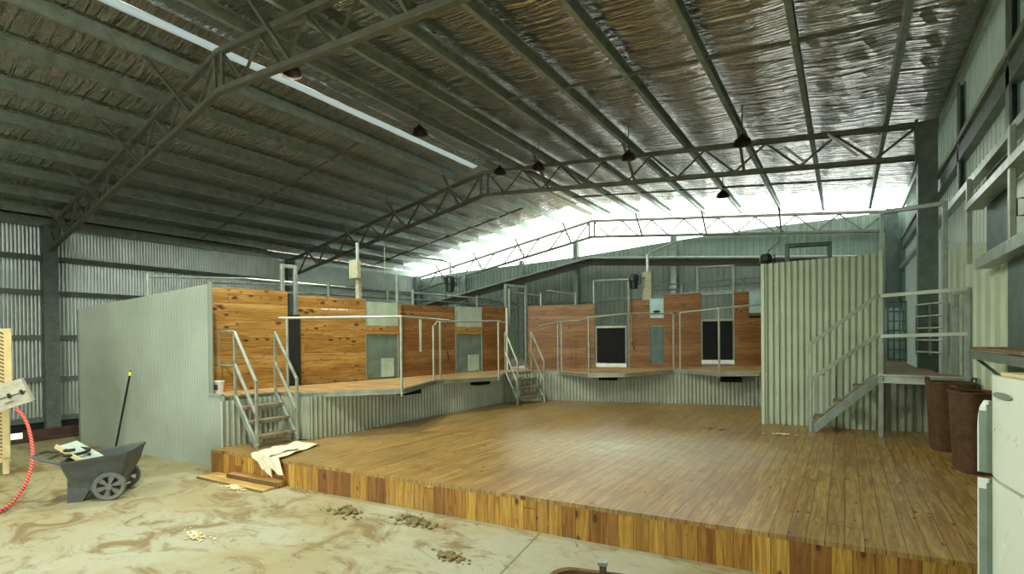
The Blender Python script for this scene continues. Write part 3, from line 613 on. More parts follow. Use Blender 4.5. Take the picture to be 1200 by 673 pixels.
# ------------------------------------------------------------------ left and centre steps
def steps(foot0, foot1, up, run, rise, z0, n, lab, rail=0.9, rails=('l', 'r'), stw=0.09):
    F0, F1 = Vector((*foot0, z0)), Vector((*foot1, z0)); Uv = Vector((*up, 0)).normalized()
    o = thing('steel_steps', lab, 'steps', tuple((F0+F1)/2), 0, 'deck steps')
    for k, P in enumerate((F0, F1)):
        T = P+Uv*run+Vector((0, 0, rise))
        MB().bar(P+Vector((0, 0, .03)), T-Vector((0, 0, .02)), 0.03, stw).build('stringer', m_steel, o)
        if 'lr'[k] in rails:
            MB().bar(P, P+Vector((0, 0, rail)), 0.035, up=(0, 1, 0)).build('post', m_rail, o)
            MB().bar(T-Vector((0, 0, .05)), T+Vector((0, 0, rail)), 0.035, up=(0, 1, 0)).build('post', m_rail, o)
            for nm, h in (('handrail', rail), ('middle_rail', rail*.5)):
                MB().bar(P+Vector((0, 0, h)), T+Vector((0, 0, h)), 0.035).build(nm, m_rail, o)
    for i in range(n):
        f_ = (i+0.75)/(n+0.6); c0 = F0+Uv*run*f_+Vector((0, 0, rise*f_)); c1 = F1+Uv*run*f_+Vector((0, 0, rise*f_))
        MB().bar(c0, c1, 0.15, 0.05).build('tread', m_tread, o)
    return o
s_ = steps((-6.47, 3.40), (-6.47, 3.98), (-1, 0.0), 0.56, 0.68, 0.31, 3, 'galvanised steps with twin handrails climbing to the left deck', 0.90)
MB().pipe([(-7.03, 3.40, 1.90), (-7.35, 3.34, 1.90), (-7.35, 3.34, 1.42), (-7.03, 3.40, 1.42)], 0.018).build('return_rail', m_rail, s_)
s_ = steps((-5.88, 8.78), (-5.60, 9.44), (-.92, .39), 0.50, 0.68, 0.31, 3, 'small galvanised steps in the inner corner between both decks', 0.92)
s_2 = thing('pipe_rail', 'round pipe guard rail along the nearest left deck bay', 'railing', (-6.2, 4.7, 1.0), 0, 'deck guard rails')
def prail(o, pts, posts, r=0.02):
    MB().pipe(pts, r).build('top_rail', m_rail, o)
    for a, z0, z1 in posts: MB().tube((a[0], a[1], z0), (a[0], a[1], z1), r*1.05).build('post', m_rail, o)
prail(s_2, [(-6.98, 4.02, 2.10), (-5.70, 5.26, 2.12), (-6.05, 6.75, 2.11)], [((-6.90, 4.10), 0.95, 2.10), ((-5.70, 5.26), 0.88, 2.12)])
MB().bar((-5.97, 5.95, 1.55), (-5.97, 5.95, 2.13), 0.05, 0.02, up=(0, 1, 0)).build('hanging_bracket', m_rail, s_2)
s_2 = thing('pipe_rail', 'round pipe guard rail along the far left deck bay', 'railing', (-6.1, 7.3, 1.0), 0, 'deck guard rails')
prail(s_2, [(-6.36, 6.70, 2.02), (-6.36, 6.78, 2.10), (-5.80, 7.97, 2.12), (-6.36, 9.02, 2.12)], [((-6.37, 6.68), 1.0, 2.02), ((-6.33, 6.82), .93, 2.10), ((-5.80, 7.97), 0.9, 2.12)])
s_2 = thing('pipe_rail', 'round pipe guard rail over the left bay of the right deck', 'railing', (-4.4, 9.9, 1.0), 0, 'deck guard rails')
prail(s_2, [(-5.84, 9.60, 2.04), (-5.50, 9.93, 2.14), (-4.84, 9.72, 2.14), (-4.56, 9.57, 2.20), (-3.84, 9.80, 2.26), (-3.08, 10.71, 2.27)],
      [((-5.52, 9.94), 1.0, 2.14), ((-5.42, 9.93), 1.0, 2.14), ((-4.56, 9.57), .92, 2.20), ((-3.08, 10.71), 1.0, 2.27)])
s_2 = thing('pipe_rail', 'round pipe guard rail over the right bay of the right deck', 'railing', (-2.2, 10.6, 1.0), 0, 'deck guard rails')
prail(s_2, [(-2.95, 10.75, 2.28), (-2.08, 10.36, 2.32), (-1.38, 10.57, 2.38), (-0.9, 11.1, 2.38)], [((-2.95, 10.75), 1.0, 2.28), ((-2.08, 10.36), .95, 2.32), ((-0.9, 11.1), 1.0, 2.38)])

# ------------------------------------------------------------------ yard pipework behind the panels
def penrails(lab, pts, posts, zs, r=0.022, rp=0.03, mat=None):
    o = thing('pen_rail', lab, 'railing', (pts[0][0], pts[0][1], 0.94), 0, 'pipe rails of the rear pens')
    for dz in zs: MB().pipe([(p[0], p[1], p[2]+dz) for p in pts], r, 6).build('rail', mat or m_steel, o)
    for p in posts: MB().tube((p[0], p[1], 0.90), (p[0], p[1], p[2]), rp).build('post', mat or m_steel, o)
MB0 = None
penrails('pale pipe rail and stout post above the left corrugated partition', [(-10.6, 3.6, 2.97), (-9.2, 4.7, 2.93), (-8.3, 6.2, 2.83)], [(-10.6, 3.6, 3.03)], (0, ))
penrails('dark pipe rails running behind the golden panels', [(-10.6, 4.6, 2.95), (-8.6, 5.8, 2.85), (-8.0, 8.6, 2.83), (-7.7, 11.4, 2.8)], [(-8.45, 5.9, 2.9), (-8.2, 7.2, 2.86)], (0, -0.16), mat=m_column)
penrails('pipe rail above the dark red panel left of the centre opening', [(-7.75, 7.5, 2.78), (-7.25, 9.1, 2.74)], [(-7.75, 7.5, 2.85), (-7.25, 9.1, 2.80)], (0,))
penrails('thin white pipe rails angled behind the centre opening', [(-7.0, 10.1, 2.95), (-6.55, 10.9, 2.87)], [(-6.55, 10.9, 2.95), (-7.0, 10.1, 3.02)], (0,), mat=m_rail)
penrails('thin white pipe rail right of the centre opening', [(-6.6, 11.3, 3.05), (-5.9, 11.6, 2.92)], [(-5.9, 11.6, 2.98)], (0,), mat=m_rail)
penrails('pair of long pipe rails behind the right red panels', [(-4.2, 11.9, 2.98), (-3.0, 12.4, 3.0), (-1.2, 13.0, 3.12)], [(-3.3, 12.2, 3.05), (-2.0, 12.7, 3.1)], (0.08, -0.05))
penrails('short curved pipe rail with elbow by the screen', [(-1.98, 12.35, 2.6), (-1.96, 12.35, 3.05), (-1.90, 12.33, 3.12), (-1.6, 12.2, 3.1)], [(-1.98, 12.35, 2.7)], (0,), mat=m_rail)
def gate(a, b, z0, z1, nr, nv, lab, mat, r=0.014):
    o = thing('mesh_gate', lab, 'gate', (a[0], a[1], z0), 0, 'rear yard gates')
    for i in range(nr):
        z = z0+(z1-z0)*i/(nr-1); MB().tube((a[0], a[1], z), (b[0], b[1], z), r, 6).build('rail', mat, o)
    for i in range(nv):
        k = i/(nv-1); x, y = a[0]+(b[0]-a[0])*k, a[1]+(b[1]-a[1])*k; MB().tube((x, y, z0-.05), (x, y, z1+.02), r*1.2, 6).build('upright', mat, o)
gate((-7.6, 12.3), (-6.9, 12.6), 1.0, 2.3, 8, 6, 'dark mesh gate seen through the centre opening', m_column)
gate((0.995, 10.6), (1.264, 9.9), 1.47, 2.25, 5, 3, 'pale pipe gate beside the broad right column', m_rail, 0.016)
gate((0.75, 13.0), (1.05, 13.0), 1.25, 2.45, 7, 4, 'dark mesh gate behind the right landing', m_column)
for a, b, z0, z1, lab in (((-7.75, 12.9), (-7.0, 13.15), 0.94, 2.1, 'pale sheet standing in for bright daylight behind the mesh gate in the centre opening'), ((0.72, 13.45), (1.02, 13.45), 1.2, 2.35, 'pale bluish sheet standing in for doorway daylight behind the dark gate of the right landing')):
    tag(MB().sheet(a, b, z0, z1, 0.1, 0.02, True).build('daylight_sheet', m_blue if a[0] > 0 else m_paper, pivot=(a[0], a[1], z0)), lab, 'sheet')  # added sheets, pale in place of the daylight beyond the gates
tag(MB().prism([(-7.9, 11.0), (-6.3, 11.2), (-6.3, 14.5), (-7.9, 14.5)], 0.945, 0.955).build('daylit_floor_sheet', m_paper), 'pale sheet standing in for the daylit floor behind the centre step opening', 'mat')  # added pale sheet, daylight on the floor put into its colour

# ------------------------------------------------------------------ shearing gear
def motor(x, y, z, lab, rodlen, arm):
    o = thing('shearing_motor', lab, 'motor', (x, y, z), 0, 'overhead shearing motors')
    m = MB(); m.lathe([(0.03, -.22), (.095, -.21), (.10, -.05), (.125, -.04), (.125, .08), (.09, .13), (.02, .14)], (x, y, z), 14); m.build('motor_body', m_motor, o, smooth=True)
    MB().box((x-.05, y-.14, z-.02), (x+.05, y-.07, z+.10)).build('gear_housing', m_motor, o)
    MB().pipe([(x+.09, y, z+.04), (x+.17, y, z+.10), (x+.18, y, z-.08), (x+.10, y, z-.12)], 0.014).build('hose', m_black, o)
    MB().tube((x-.02, y-.11, z-.02), (x-.02, y-.11, z-rodlen*.55), 0.010, 6).build('drive_shaft', m_motor, o)
    MB().tube((x-.02, y-.11, z-rodlen*.55), (x-.02, y-.11, z-rodlen), 0.009, 6).build('drive_shaft', m_rail, o)
    MB().tube((x-.02, y-.11, z-rodlen), (x+.05, y-.13, z-rodlen-.22), 0.014, 6).build('handpiece', m_motor, o)
    MB().pipe(arm, 0.022).build('support_arm', m_steel, o)
motor(-7.2, 8.10, 3.02, 'black shearing motor hanging by the left deck with a long rod', 1.5, [(-7.2, 8.1, 3.12), (-7.2, 8.1, 3.45), (-7.25, 7.9, 3.49), (-7.5, 7.2, 3.50)])
motor(-4.22, 11.40, 3.16, 'black shearing motor beside the tan box on the right deck', 1.5, [(-4.12, 11.42, 3.2), (-4.02, 11.6, 3.22), (-3.98, 11.66, 3.2)])
motor(-1.42, 11.9, 3.42, 'black shearing motor half hidden behind the green screen', 1.7, [(-1.42, 11.9, 3.54), (-1.36, 12.0, 3.66), (-1.0, 12.1, 3.95), (-1.25, 12.2, 4.2)])
o = thing('switch_box', 'tan electrical box on a post with angled arm by the right motor', 'switch box', (-3.95, 11.7, 1.0))
MB().bar((-3.98, 11.70, 1.0), (-3.98, 11.70, 3.8), 0.06, up=(0, 1, 0)).build('post', m_steel, o)
MB().box((-4.08, 11.60, 2.66), (-3.86, 11.68, 3.36)).build('box_body', m_tan, o)
MB().box((-4.06, 11.585, 3.0), (-3.88, 11.60, 3.3)).build('box_door', m_tan, o)
MB().pipe([(-3.98, 11.70, 3.72), (-3.9, 11.74, 3.85), (-3.35, 11.9, 4.05)], 0.025).build('arm', m_steel, o)
o = thing('switch_box', 'greenish tan electrical box on a post above the marked golden panel', 'switch box', (-7.65, 6.0, 1.0))
MB().bar((-7.68, 6.02, 1.0), (-7.68, 6.02, 3.0), 0.09, up=(0, 1, 0)).build('post', m_tan, o)
MB().box((-7.80, 5.90, 2.94), (-7.56, 5.98, 3.28)).build('box_body', m_tan, o)
MB().tube((-7.68, 6.0, 3.25), (-7.68, 6.0, 3.62), 0.03).build('conduit', m_steel, o)
MB().pipe([(-7.60, 6.6, 3.62), (-7.6, 6.6, 3.0)], 0.008).build('cable', m_rail, o)

# ------------------------------------------------------------------ hanging lamps
LLAB = ['dark bowl lamp by the nearest truss', 'dark bowl lamp hanging alone under the ridge', 'dark bowl lamp at the middle truss peak', 'dark bowl lamp on the middle truss, second right of the peak',
        'dark bowl lamp on the middle truss, halfway along its right slope', 'dark bowl lamp on the middle truss, nearest the right column', 'small bowl lamp against the bright far roof',
        'added unseen bowl lamp behind the camera on the left', 'added unseen bowl lamp behind the camera on the right', 'added unseen bowl lamp behind the camera furthest back', 'added unseen bowl lamp high over the left side floor']
for (x, y, z, wts), lab in zip(LAMPS, LLAB):
    o = thing('hanging_lamp', lab, 'lamp', (x, y, z), 0, 'hanging bowl lamps')
    MB().lathe([(.03, .16), (.05, .13), (.13, .06), (.155, -.02), (.145, -.02), (.115, .05), (.04, .10), (.02, .12)], (x, y, z), 20, True, True).build('shade', m_shade, o, smooth=True)
    MB().tube((x, y, z+.15), (x, y, roof(x)-.06), 0.012, 6).build('rod', m_truss, o)
    ld = bpy.data.lights.new('lamp_light', 'SPOT'); ld.energy = wts; ld.color = LAMP_COL; ld.shadow_soft_size = 0.10; ld.spot_size = math.radians(165); ld.spot_blend = 0.35
    lo = bpy.data.objects.new('lamp_light', ld); COL.objects.link(lo); lo.parent = o; lo.location = (0, 0, -0.04)

# ------------------------------------------------------------------ fridge
FR = math.radians(90+8.2)   # direction of the door face, running away from the camera
ux, uy = math.cos(FR), math.sin(FR)
o = thing('fridge', 'white two-door fridge freezer at the right edge in front of the stage', 'fridge', (0.62+0.10-.085, 3.30-.55-.058, 0.0), FR-PI/2)
# local: x to the right of the face (into the body), y along the face away from camera
MB().box((0.06, 0.0, 0.04), (0.60, 0.60, 1.52)).build('body', m_white, o, local=True)
def door_prof(z0, z1, name):
    n = 10; P = []
    for i in range(n+1):
        y = 0.60*i/n; b = 0.022*(1-((i/n-.5)*2)**4); P.append((0.045-b, y))
    poly = P+[(0.06, 0.60), (0.06, 0.0)]
    d = MB().prism(poly[::-1], z0, z1).build(name, m_white, o, local=True, smooth=True)
    return d
d1 = door_prof(1.045, 1.525, 'freezer_door'); d2 = door_prof(0.06, 1.03, 'fridge_door')
MB().box((0.045, 0.01, 1.03), (0.06, 0.59, 1.045)).build('seam_gasket', m_whiteg, o, local=True)
for d, z0, z1 in ((d1, 1.05, 1.40), (d2, 0.25, 1.02)):
    top = [(0.02, .602, z1-.08), (-0.02, .602, z1-.03), (0.03, .602, z1)] if d is d1 else []
    m = MB(); n = 10; vs = []; fs = []
    for i in range(n+1):
        z = z0+(z1-z0)*i/n; k = i/n
        b_ = 0.034 if d is d2 else 0.010+0.024*math.sqrt(max(0, 1-max(0, (k-.6)/.4)**2))
        vs += [(0.03, .600, z), (0.03-b_, .620, z), (0.036-b_, .630, z), (0.05, .616, z)]
    for i in range(n):
        for k in range(4): q = i*4+k; q2 = i*4+(k+1) % 4; fs.append((q, q2, q2+4, q+4))
    fs += [(3, 2, 1, 0), (n*4, n*4+1, n*4+2, n*4+3)]
    hn = m.add(vs, fs).build('handle', m_white, d, local=True)
    MB().box((0.024, .596, z0), (0.05, .606, z1-.02)).build('finger_recess', m_whiteg, hn, local=True)
    MB().add([(0.0245, .601, z0), (.001, .617, z0), (.001, .617, z1-.05), (0.0245, .601, z1-.05), (0.0262, .6015, z0), (.0027, .6175, z0), (.0027, .6175, z1-.05), (0.0262, .6015, z1-.05)],
             [(0, 1, 2, 3), (7, 6, 5, 4), (0, 4, 5, 1), (2, 6, 7, 3)]).build('grip_groove', m_whiteg, hn, local=True)
MB().box((0.03, 0.08, 0.0), (0.55, 0.52, 0.05)).build('plinth', m_motor, o, local=True)
m = MB(); m.rings([[(0.020-.004*s, 0.42+0.10*math.cos(2*PI*k/16)*(1-.1*s), 1.44+0.016*math.sin(2*PI*k/16)*(1-.1*s)) for k in range(16)] for s in (0, 1)]); m.build('badge', m_whiteg, o, local=True)
MB().box((0.07, 0.02, 1.525), (0.59, 0.58, 1.54)).build('top_board', m_cream, o, local=True)

o.scale = (1, 1, 1.017)
# ------------------------------------------------------------------ wicker baskets
def basket(x, y, r, h, z, lab, rz):
    o = thing('wicker_basket', lab, 'basket', (x, y, z), rz, 'wicker wool baskets')
    def ring(rr, zz, n=32):
        L = []
        for k in range(n):
            a = 2*PI*k/n; c, s = math.cos(a), math.sin(a); q = (abs(c)**4+abs(s)**4)**(-.25); L.append((rr*c*q, rr*s*q, zz))
        return L
    rs = [ring(r*(.84+.16*i/10+(.006 if i % 2 else 0)), h*i/10) for i in range(11)]+[ring(r*.95, h), ring(r*.80, .04)]
    MB().rings(rs, True, True).build('basket_body', m_wicker, o, local=True, smooth=True)
    pts = ring(r*.98, h, 32); MB().pipe([Vector(p) for p in pts+[pts[0]]], .018, 6).build('rim', m_wicker, o, local=True)
    for s in (-1, 1): MB().pipe([(s*r*.95, -.09, h-.02), (s*r*1.0, -.06, h+.06), (s*r*1.0, .06, h+.06), (s*r*.95, .09, h-.02)], .014, 6).build('handle', m_wicker, o, local=True)
basket(1.085, 8.10, 0.225, 0.84, 0.31, 'brown wicker basket nearer the landing, partly behind the other basket', 0.1)
basket(1.14, 6.95, 0.20, 0.83, 0.31, 'brown wicker basket beside the white fridge', 0.3)

# ------------------------------------------------------------------ wheelbarrow
CRZ = 0.985
WB = thing('garden_cart', 'dark grey plastic two-wheeled garden cart on the concrete', 'cart', (-6.97, 2.04, 0.0), CRZ)
def rr(u0, u1, w, z0, z1, r=0.07, n=6):
    P = []
    for cx, cy, a0 in ((u1-r, w-r, 0), (u0+r, w-r, PI/2), (u0+r, -w+r, PI), (u1-r, -w+r, 1.5*PI)):
        for i in range(n+1):
            a = a0+PI/2*i/n; x = cx+r*math.cos(a); y = cy+r*math.sin(a); k = (x-u0)/(u1-u0); P.append((x*(.88 if x < 0 else .58), y, z0+(z1-z0)*k))
    return P
MB().rings([rr(-.44, .18, .21, .22, .22), rr(-.47, .29, .26, .34, .36), rr(-.50, .34, .285, .43, .49), rr(-.52, .365, .30, .44, .52), rr(-.52, .365, .30, .46, .54), rr(-.48, .33, .27, .455, .52),
            rr(-.44, .26, .235, .35, .37), rr(-.41, .15, .18, .25, .25)]).build('tub', m_barrow, WB, local=True, smooth=True)
MB().rings([rr(-.44, .12, .18, .10, .10, .03), rr(-.44, .18, .205, .24, .24, .03)]).build('chassis', m_barrow, WB, local=True)
for s in (-1, 1):
    MB().add([(-.39, s*.19, 0), (-.26, s*.19, 0), (-.20, s*.19, .12), (-.39, s*.19, .25), (-.39, s*.12, 0), (-.26, s*.12, 0), (-.20, s*.12, .12), (-.39, s*.12, .25)],
             [(0, 1, 2, 3), (7, 6, 5, 4), (0, 4, 5, 1), (1, 5, 6, 2), (2, 6, 7, 3), (3, 7, 4, 0)]).build('leg', m_barrow, WB, local=True)
    # wheel
    wh = MB(); y0, y1 = (s*.215, s*.265) if s > 0 else (s*.265, s*.215); R = .155; n = 32
    def ringw(r, y): return [(r*math.cos(2*PI*k/n), y, R+r*math.sin(2*PI*k/n)) for k in range(n)]
    rs = [ringw(.112, y0+.005), ringw(.145, y0), ringw(R, y0+.012), ringw(R, y1-.012), ringw(.145, y1), ringw(.112, y1-.005), ringw(.112, y0+.005)]
    W_ = wh.rings(rs, False, False).build('wheel', m_wheel, WB, local=True, smooth=True)
    sp = MB()
    for k in range(6):
        a = 2*PI*k/6+.3; c, sn = math.cos(a), math.sin(a); nrm = (-sn, c)
        p = [(c*.03-nrm[0]*.012, sn*.03-nrm[1]*.012), (c*.115-nrm[0]*.030, sn*.115-nrm[1]*.030), (c*.115+nrm[0]*.030, sn*.115+nrm[1]*.030), (c*.03+nrm[0]*.012, sn*.03+nrm[1]*.012)]
        sp.add([(x, y0+.01, R+z) for x, z in p]+[(x, y1-.01, R+z) for x, z in p], [(0, 1, 2, 3), (7, 6, 5, 4), (0, 4, 5, 1), (1, 5, 6, 2), (2, 6, 7, 3), (3, 7, 4, 0)])
    sp.build('spokes', m_wheel, W_, local=True)
    MB().ext((0, y0-.005, R), (0, y1+.005, R), [(.035*math.cos(2*PI*k/16), .035*math.sin(2*PI*k/16)) for k in range(16)]).build('hub', m_wheel, W_, local=True)
MB().tube((0, -.22, .155), (0, .22, .155), .012).build('axle', m_steel, WB, local=True)
MB().pipe([(-.42, -.25, .45), (-.60, -.20, .50), (-.69, -.15, .53), (-.71, 0, .54), (-.69, .15, .53), (-.60, .20, .50), (-.42, .25, .45)], .018).build('handle', m_barrow, WB, local=True)
MB().pipe([(-.57, -.20, .49), (-.57, .20, .49)], .015).build('handle_brace', m_barrow, WB, local=True)
def inb(u, v, z): c, s = math.cos(CRZ), math.sin(CRZ); u *= .88 if u < 0 else .58; return (-6.97+u*c-v*s, 2.04+u*s+v*c, z)
m = MB(); a = [inb(-.62, -.02, .60), inb(-.50, .20, .62), inb(-.18, .10, .44), inb(-.26, -.18, .42)]
m.add(a+[(p[0], p[1], p[2]-.012) for p in a], [(0, 1, 2, 3), (7, 6, 5, 4), (0, 4, 5, 1), (1, 5, 6, 2), (2, 6, 7, 3), (3, 7, 4, 0)])
sh = m.build('metal_offcut', m_teal, pivot=inb(-.3, 0, .45)); tag(sh, 'pale teal bent metal offcut leaning in the garden cart', 'metal sheet')
MB().bar(inb(-.62, -.03, .61), inb(-.27, -.19, .43), .012, .05).build('folded_edge', m_cream, None); fe = COL.objects[-1]
p_ = inb(-.3, 0, .45); fe.data.transform(Matrix.Translation((-p_[0], -p_[1], -p_[2]))); fe.parent = sh
tag(MB().pipe([inb(-.42+.12*math.cos(k/14*2*PI), .12*math.sin(k/14*2*PI), .47+.004*k) for k in range(26)], .018).build('hose_coil', m_motor, pivot=inb(-.42, 0, .46)), 'dark coiled hose resting in the back of the garden cart', 'hose')

# broom pole against the partition
a, b = Vector((-8.74, 2.50, 0.0)), Vector((-9.27, 2.90, 1.31)); o = thing('broom_pole', 'long black pole with yellow tip leaning on the pale partition', 'pole', tuple(a))
MB().tube(a, a.lerp(b, .94), .014).build('shaft', m_black, o); MB().tube(a.lerp(b, .94), a.lerp(b, .985), .017).build('grip_band', m_yellow, o); MB().tube(a.lerp(b, .985), b, .015).build('end_cap', m_black, o)

# ------------------------------------------------------------------ cloth on the stage edge
def cloth(pts0, pts1, lab, seed, dz=0.0):
    rnd = random.Random(seed); m = MB(); nu, nv = 26, 14; V = []
    for layer in (0, 1):
        for i in range(nu+1):
            u = i/nu
            for j in range(nv+1):
                v = j/nv; A = Vector(pts0[0]).lerp(Vector(pts0[1]), v); B = Vector(pts1[0]).lerp(Vector(pts1[1]), v); p = A.lerp(B, u)
                p.x += .02*math.sin(9*v+seed); edge = SF(p.x)-.022; z = 0.318
                if p.y < edge: over = edge-p.y; z = 0.318-over*1.0; p.y = edge-.004-.02*abs(math.sin(v*9+seed))
                z += (.012+.014*math.sin(11*v+2*u+seed)*(.4+.6*u)+.008*math.sin(17*u+5*v+seed)+dz)
                V.append((p.x, p.y-(.0 if layer == 0 else 0), z+(.006 if layer else 0)))
    N = (nu+1)*(nv+1); f = []
    for i in range(nu):
        for j in range(nv): q = i*(nv+1)+j; f += [(q, q+1, q+nv+2, q+nv+1), (N+q, N+q+nv+1, N+q+nv+2, N+q+1)]
    for i in range(nu):
        for e in (0, nv): q = i*(nv+1)+e; f.append((q, q+nv+1, N+q+nv+1, N+q))
    for j in range(nv):
        for e in (0, nu): q = e*(nv+1)+j; f.append((q, q+1, N+q+1, N+q))
    return tag(m.add(V, f).build('canvas_cloth', m_cloth, smooth=True, pivot=(V[0][0], V[0][1], .31)), lab, 'cloth')
cloth([(-6.40, 3.90), (-5.98, 4.02)], [(-6.02, 3.10), (-5.56, 3.05)], 'cream canvas cloth draped over the stage front edge by the steps', 1)
cloth([(-6.28, 3.62), (-5.92, 3.66)], [(-6.12, 3.12), (-5.78, 2.96)], 'small folded cream cloth lying on the larger canvas cloth', 4, .022)
# bucket
o = thing('plastic_tub', 'small white tub with purple label on the deck by the partition', 'tub', (-7.62, 3.43, 1.0))
MB().lathe([(.075, 0), (.09, .15), (.09, .16)], (0, 0, 0)).build('tub_body', m_paper, o, local=True, smooth=True)
MB().lathe([(.096, .155), (.096, .175), (.085, .18)], (0, 0, 0)).build('lid', m_paper, o, local=True, smooth=True)
m = MB(); n = 8
m.add([((.078+.0125*z/.15+.002)*math.cos(-1.3+k*.14), (.078+.0125*z/.15+.002)*math.sin(-1.3+k*.14), z) for z in (.05, .13) for k in range(n)], [(k, k+1, n+k+1, n+k) for k in range(n-1)]); m.build('label_patch', m_purple, o, local=True)['label'] = 'purple label'
# loose boards
m = MB(); m.box((0, 0, 0), (1.32, .34, .022)); o = m.build('loose_board', m_looseply); o.location = (-6.88, 2.83, 0.0); o.rotation_euler = (0, 0, .10); tag(o, 'thin flat golden board lying on the concrete below the cloth', 'board')
m = MB(); m.box((0, 0, 0), (.95, .12, .05)); o = m.build('loose_board', wood('offcut', 0, 1, .2, [(0.45, .28, .1), (.5, .32, .12)], 3, .4)); o.location = (-6.50, 3.02, 0.024); o.rotation_euler = (0, 0, .13); tag(o, 'short thick timber offcut lying on the thin golden board', 'board')

# ------------------------------------------------------------------ left edge machine, hose, bearers
def tilt(o, rx, ry=0): o.rotation_euler = (rx, ry, o.rotation_euler[2])
o = thing('louvred_crate', 'upper cream crate panel with slanted slats at the left edge', 'crate', (-9.37, 1.50, 1.14), 1.25, 'cream louvred crates')
MB().box((-.5, -.012, 0), (0.03, .012, .78)).build('slatted_face', m_hatch, o, local=True)
MB().box((0.03, -.03, -.02), (.10, .03, .80)).build('side_frame', m_cream, o, local=True); MB().box((-.5, -.03, .78), (.10, .03, .82)).build('top_frame', m_cream, o, local=True)
MB().box((-.5, .012, 0), (0.03, .35, .78)).build('crate_body', m_cream, o, local=True)
o = thing('louvred_crate', 'lower cream crate panel on legs at the left edge', 'crate', (-9.37, 1.50, 0.0), 1.25, 'cream louvred crates')
MB().box((-.5, -.012, .22), (0.0, .012, 1.0)).build('slatted_face', m_hatch, o, local=True)
MB().box((0.0, -.03, .20), (.07, .03, 1.02)).build('side_frame', m_cream, o, local=True); MB().box((-.5, -.03, .16), (.07, .03, .22)).build('bottom_frame', m_cream, o, local=True)
MB().box((-.5, .012, .2), (0.0, .35, 1.0)).build('crate_body', m_cream, o, local=True)
MB().box((.0, -.035, 0), (.06, .03, .2)).build('leg', m_cream, o, local=True); MB().box((-.45, -.035, 0), (-.38, .03, .2)).build('leg', m_cream, o, local=True)
o = thing('latched_box', 'tilted weathered grey box with latches hanging at the left edge', 'box', (-8.80, 1.50, 1.10), 1.25)
m = MB(); m.box((-.42, -.05, -.15), (.15, .16, .17)); m.build('box_body', m_boxgrey, o, local=True)
MB().box((-.42, -.058, -.01), (.14, -.05, .0)).build('lid_seam', m_motor, o, local=True)
for x_ in (-.02, .1): MB().box((x_-.015, -.07, -.03), (x_+.015, -.05, .03)).build('latch', m_motor, o, local=True)
MB().lathe([(.04, 0), (.045, .006), (.03, .01)], (-.05, -.055, -.07), 14).build('knockout', m_boxgrey, o, local=True)
o.rotation_euler = (0.0, math.radians(-20), 1.25)
hp = [Vector(p) for p in [(-8.72, 1.52, .93), (-8.55, 1.56, .84), (-8.33, 1.57, .675), (-8.01, 1.54, .40), (-7.66, 1.42, .20), (-7.35, 1.26, .06), (-7.15, 1.10, .018), (-7.0, 0.8, .018), (-7.0, 0.2, .018)]]
for _ in range(3):
    q = [hp[0]]
    for a_, b_ in zip(hp[:-1], hp[1:]): q += [a_.lerp(b_, .25), a_.lerp(b_, .75)]
    hp = q+[hp[-1]]
tag(MB().pipe(hp, .018, 8).build('red_hose', m_hose, smooth=True), 'red hose with white spiral curving from the grey box to the floor', 'hose')
for x, y0, y1, z1, lab in ((-12.25, 1.0, 3.6, 0.02, 'long dark timber bearer along the edge of the concrete'), (-12.6, 2.3, 3.9, 0.12, 'shorter raised dark timber bearer behind the long one')):
    m = MB().box((x-.14, y0, -.78), (x+.14, y1, z1)); tag(m.build('timber_bearer', m_bearer, pivot=(x, y0, -.78)), lab, 'timber')

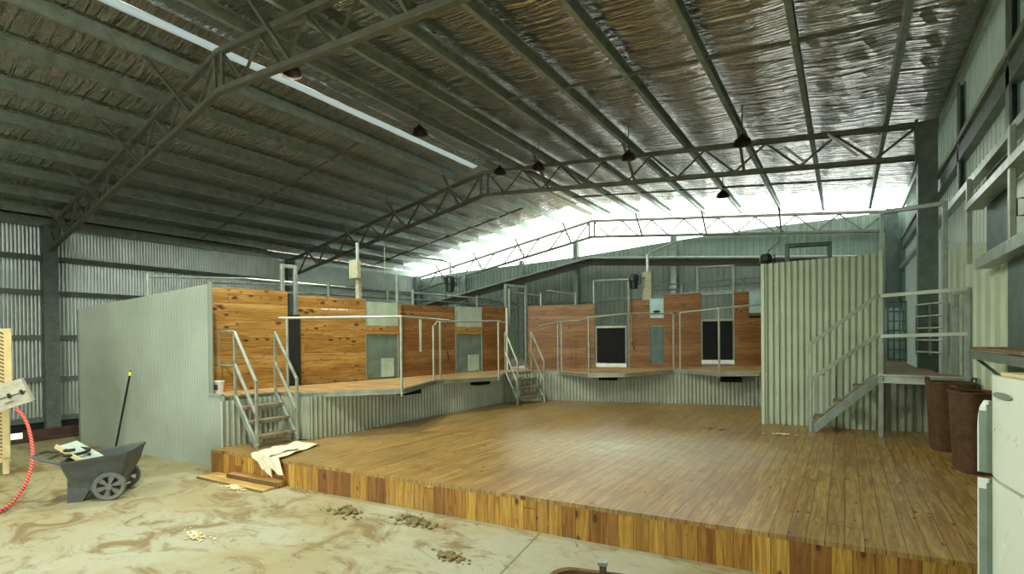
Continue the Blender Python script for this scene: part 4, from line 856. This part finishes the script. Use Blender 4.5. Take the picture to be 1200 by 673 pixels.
# ------------------------------------------------------------------ rusty trough in front
o = thing('rusty_trough', 'rusty brown round-cornered trough rim at the bottom of the picture', 'trough', (-0.9, 2.25, 0.0), 0.30)
MB().rings([rr(-.42, .55, .26, .0, .0, .12), rr(-.46, .60, .30, .44, .44, .14), rr(-.47, .61, .31, .45, .45, .14), rr(-.44, .58, .28, .45, .45, .13), rr(-.40, .53, .24, .03, .03, .11)]).build('trough_body', m_rust, o, local=True, smooth=True)
MB().bar((-.13, .28, .30), (-.13, .28, .50), .035, up=(0, 1, 0)).build('clamp_post', m_rust, o, local=True)
MB().box((-.155, .255, .50), (-.105, .305, .52)).build('clamp_head', m_rail, o, local=True)

# ------------------------------------------------------------------ floor debris
def lump(name, x, y, r, h, mat, lab, cat, seed, z=0.0, kind=None, group=None, n=60):
    rnd = random.Random(seed); m = MB()
    for i in range(n):
        a = rnd.uniform(0, 2*PI); q = r*abs(rnd.gauss(0, .5)); s = rnd.uniform(.012, .035)*(1.1-min(1, q/r)*.5)
        cx, cy = x+q*math.cos(a)*1.5, y+q*math.sin(a)*.7; cz = z+h*max(0, 1-q/r)*rnd.random()
        m.rings([[(cx+s*w*math.cos(2*PI*k/6+i), cy+s*w*math.sin(2*PI*k/6+i)*rnd.uniform(.7, 1), cz+s*.55*hh) for k in range(6)] for w, hh in ((.7, 0), (1, .5), (.6, 1))])
    tag(m.build(name, mat, smooth=True, pivot=(x, y, z)), lab, cat, group, kind)
for x, y, r, lab in ((-4.22, 3.11, .22, 'crumbled brown dung pile on the concrete near the stage left part'), (-3.40, 3.29, .25, 'crumbled brown dung pile hard against the stage front'), (-2.63, 2.92, .10, 'small dark dung crumbs left of the rusty trough'), (-6.0, 2.9, .16, 'thin straw litter below the loose boards')):
    lump('dung_pile', x, y, r, .03, m_dung if 'straw' not in lab else m_wool, lab, 'dung', int(x*100) % 97, 0.0, 'stuff', None, 90)
lump('wool_tuft', -4.81, 1.97, .14, .03, m_wool, 'cream tuft of wool on the open concrete', 'wool', 5, 0.0, 'stuff', None, 70)
lump('wool_tuft', -0.75, 8.05, .20, .015, m_wool, 'scattered wool scraps on the stage before the right steps', 'wool', 8, .312, 'stuff', None, 26)
lump('dung_pile', -1.75, 8.0, .25, .008, m_dung, 'few dark scraps on the stage left of the right steps', 'dung', 11, .312, 'stuff', None, 16)

for o in scn.objects:
    for k in ('_o', '_r'):
        if k in o: del o[k]
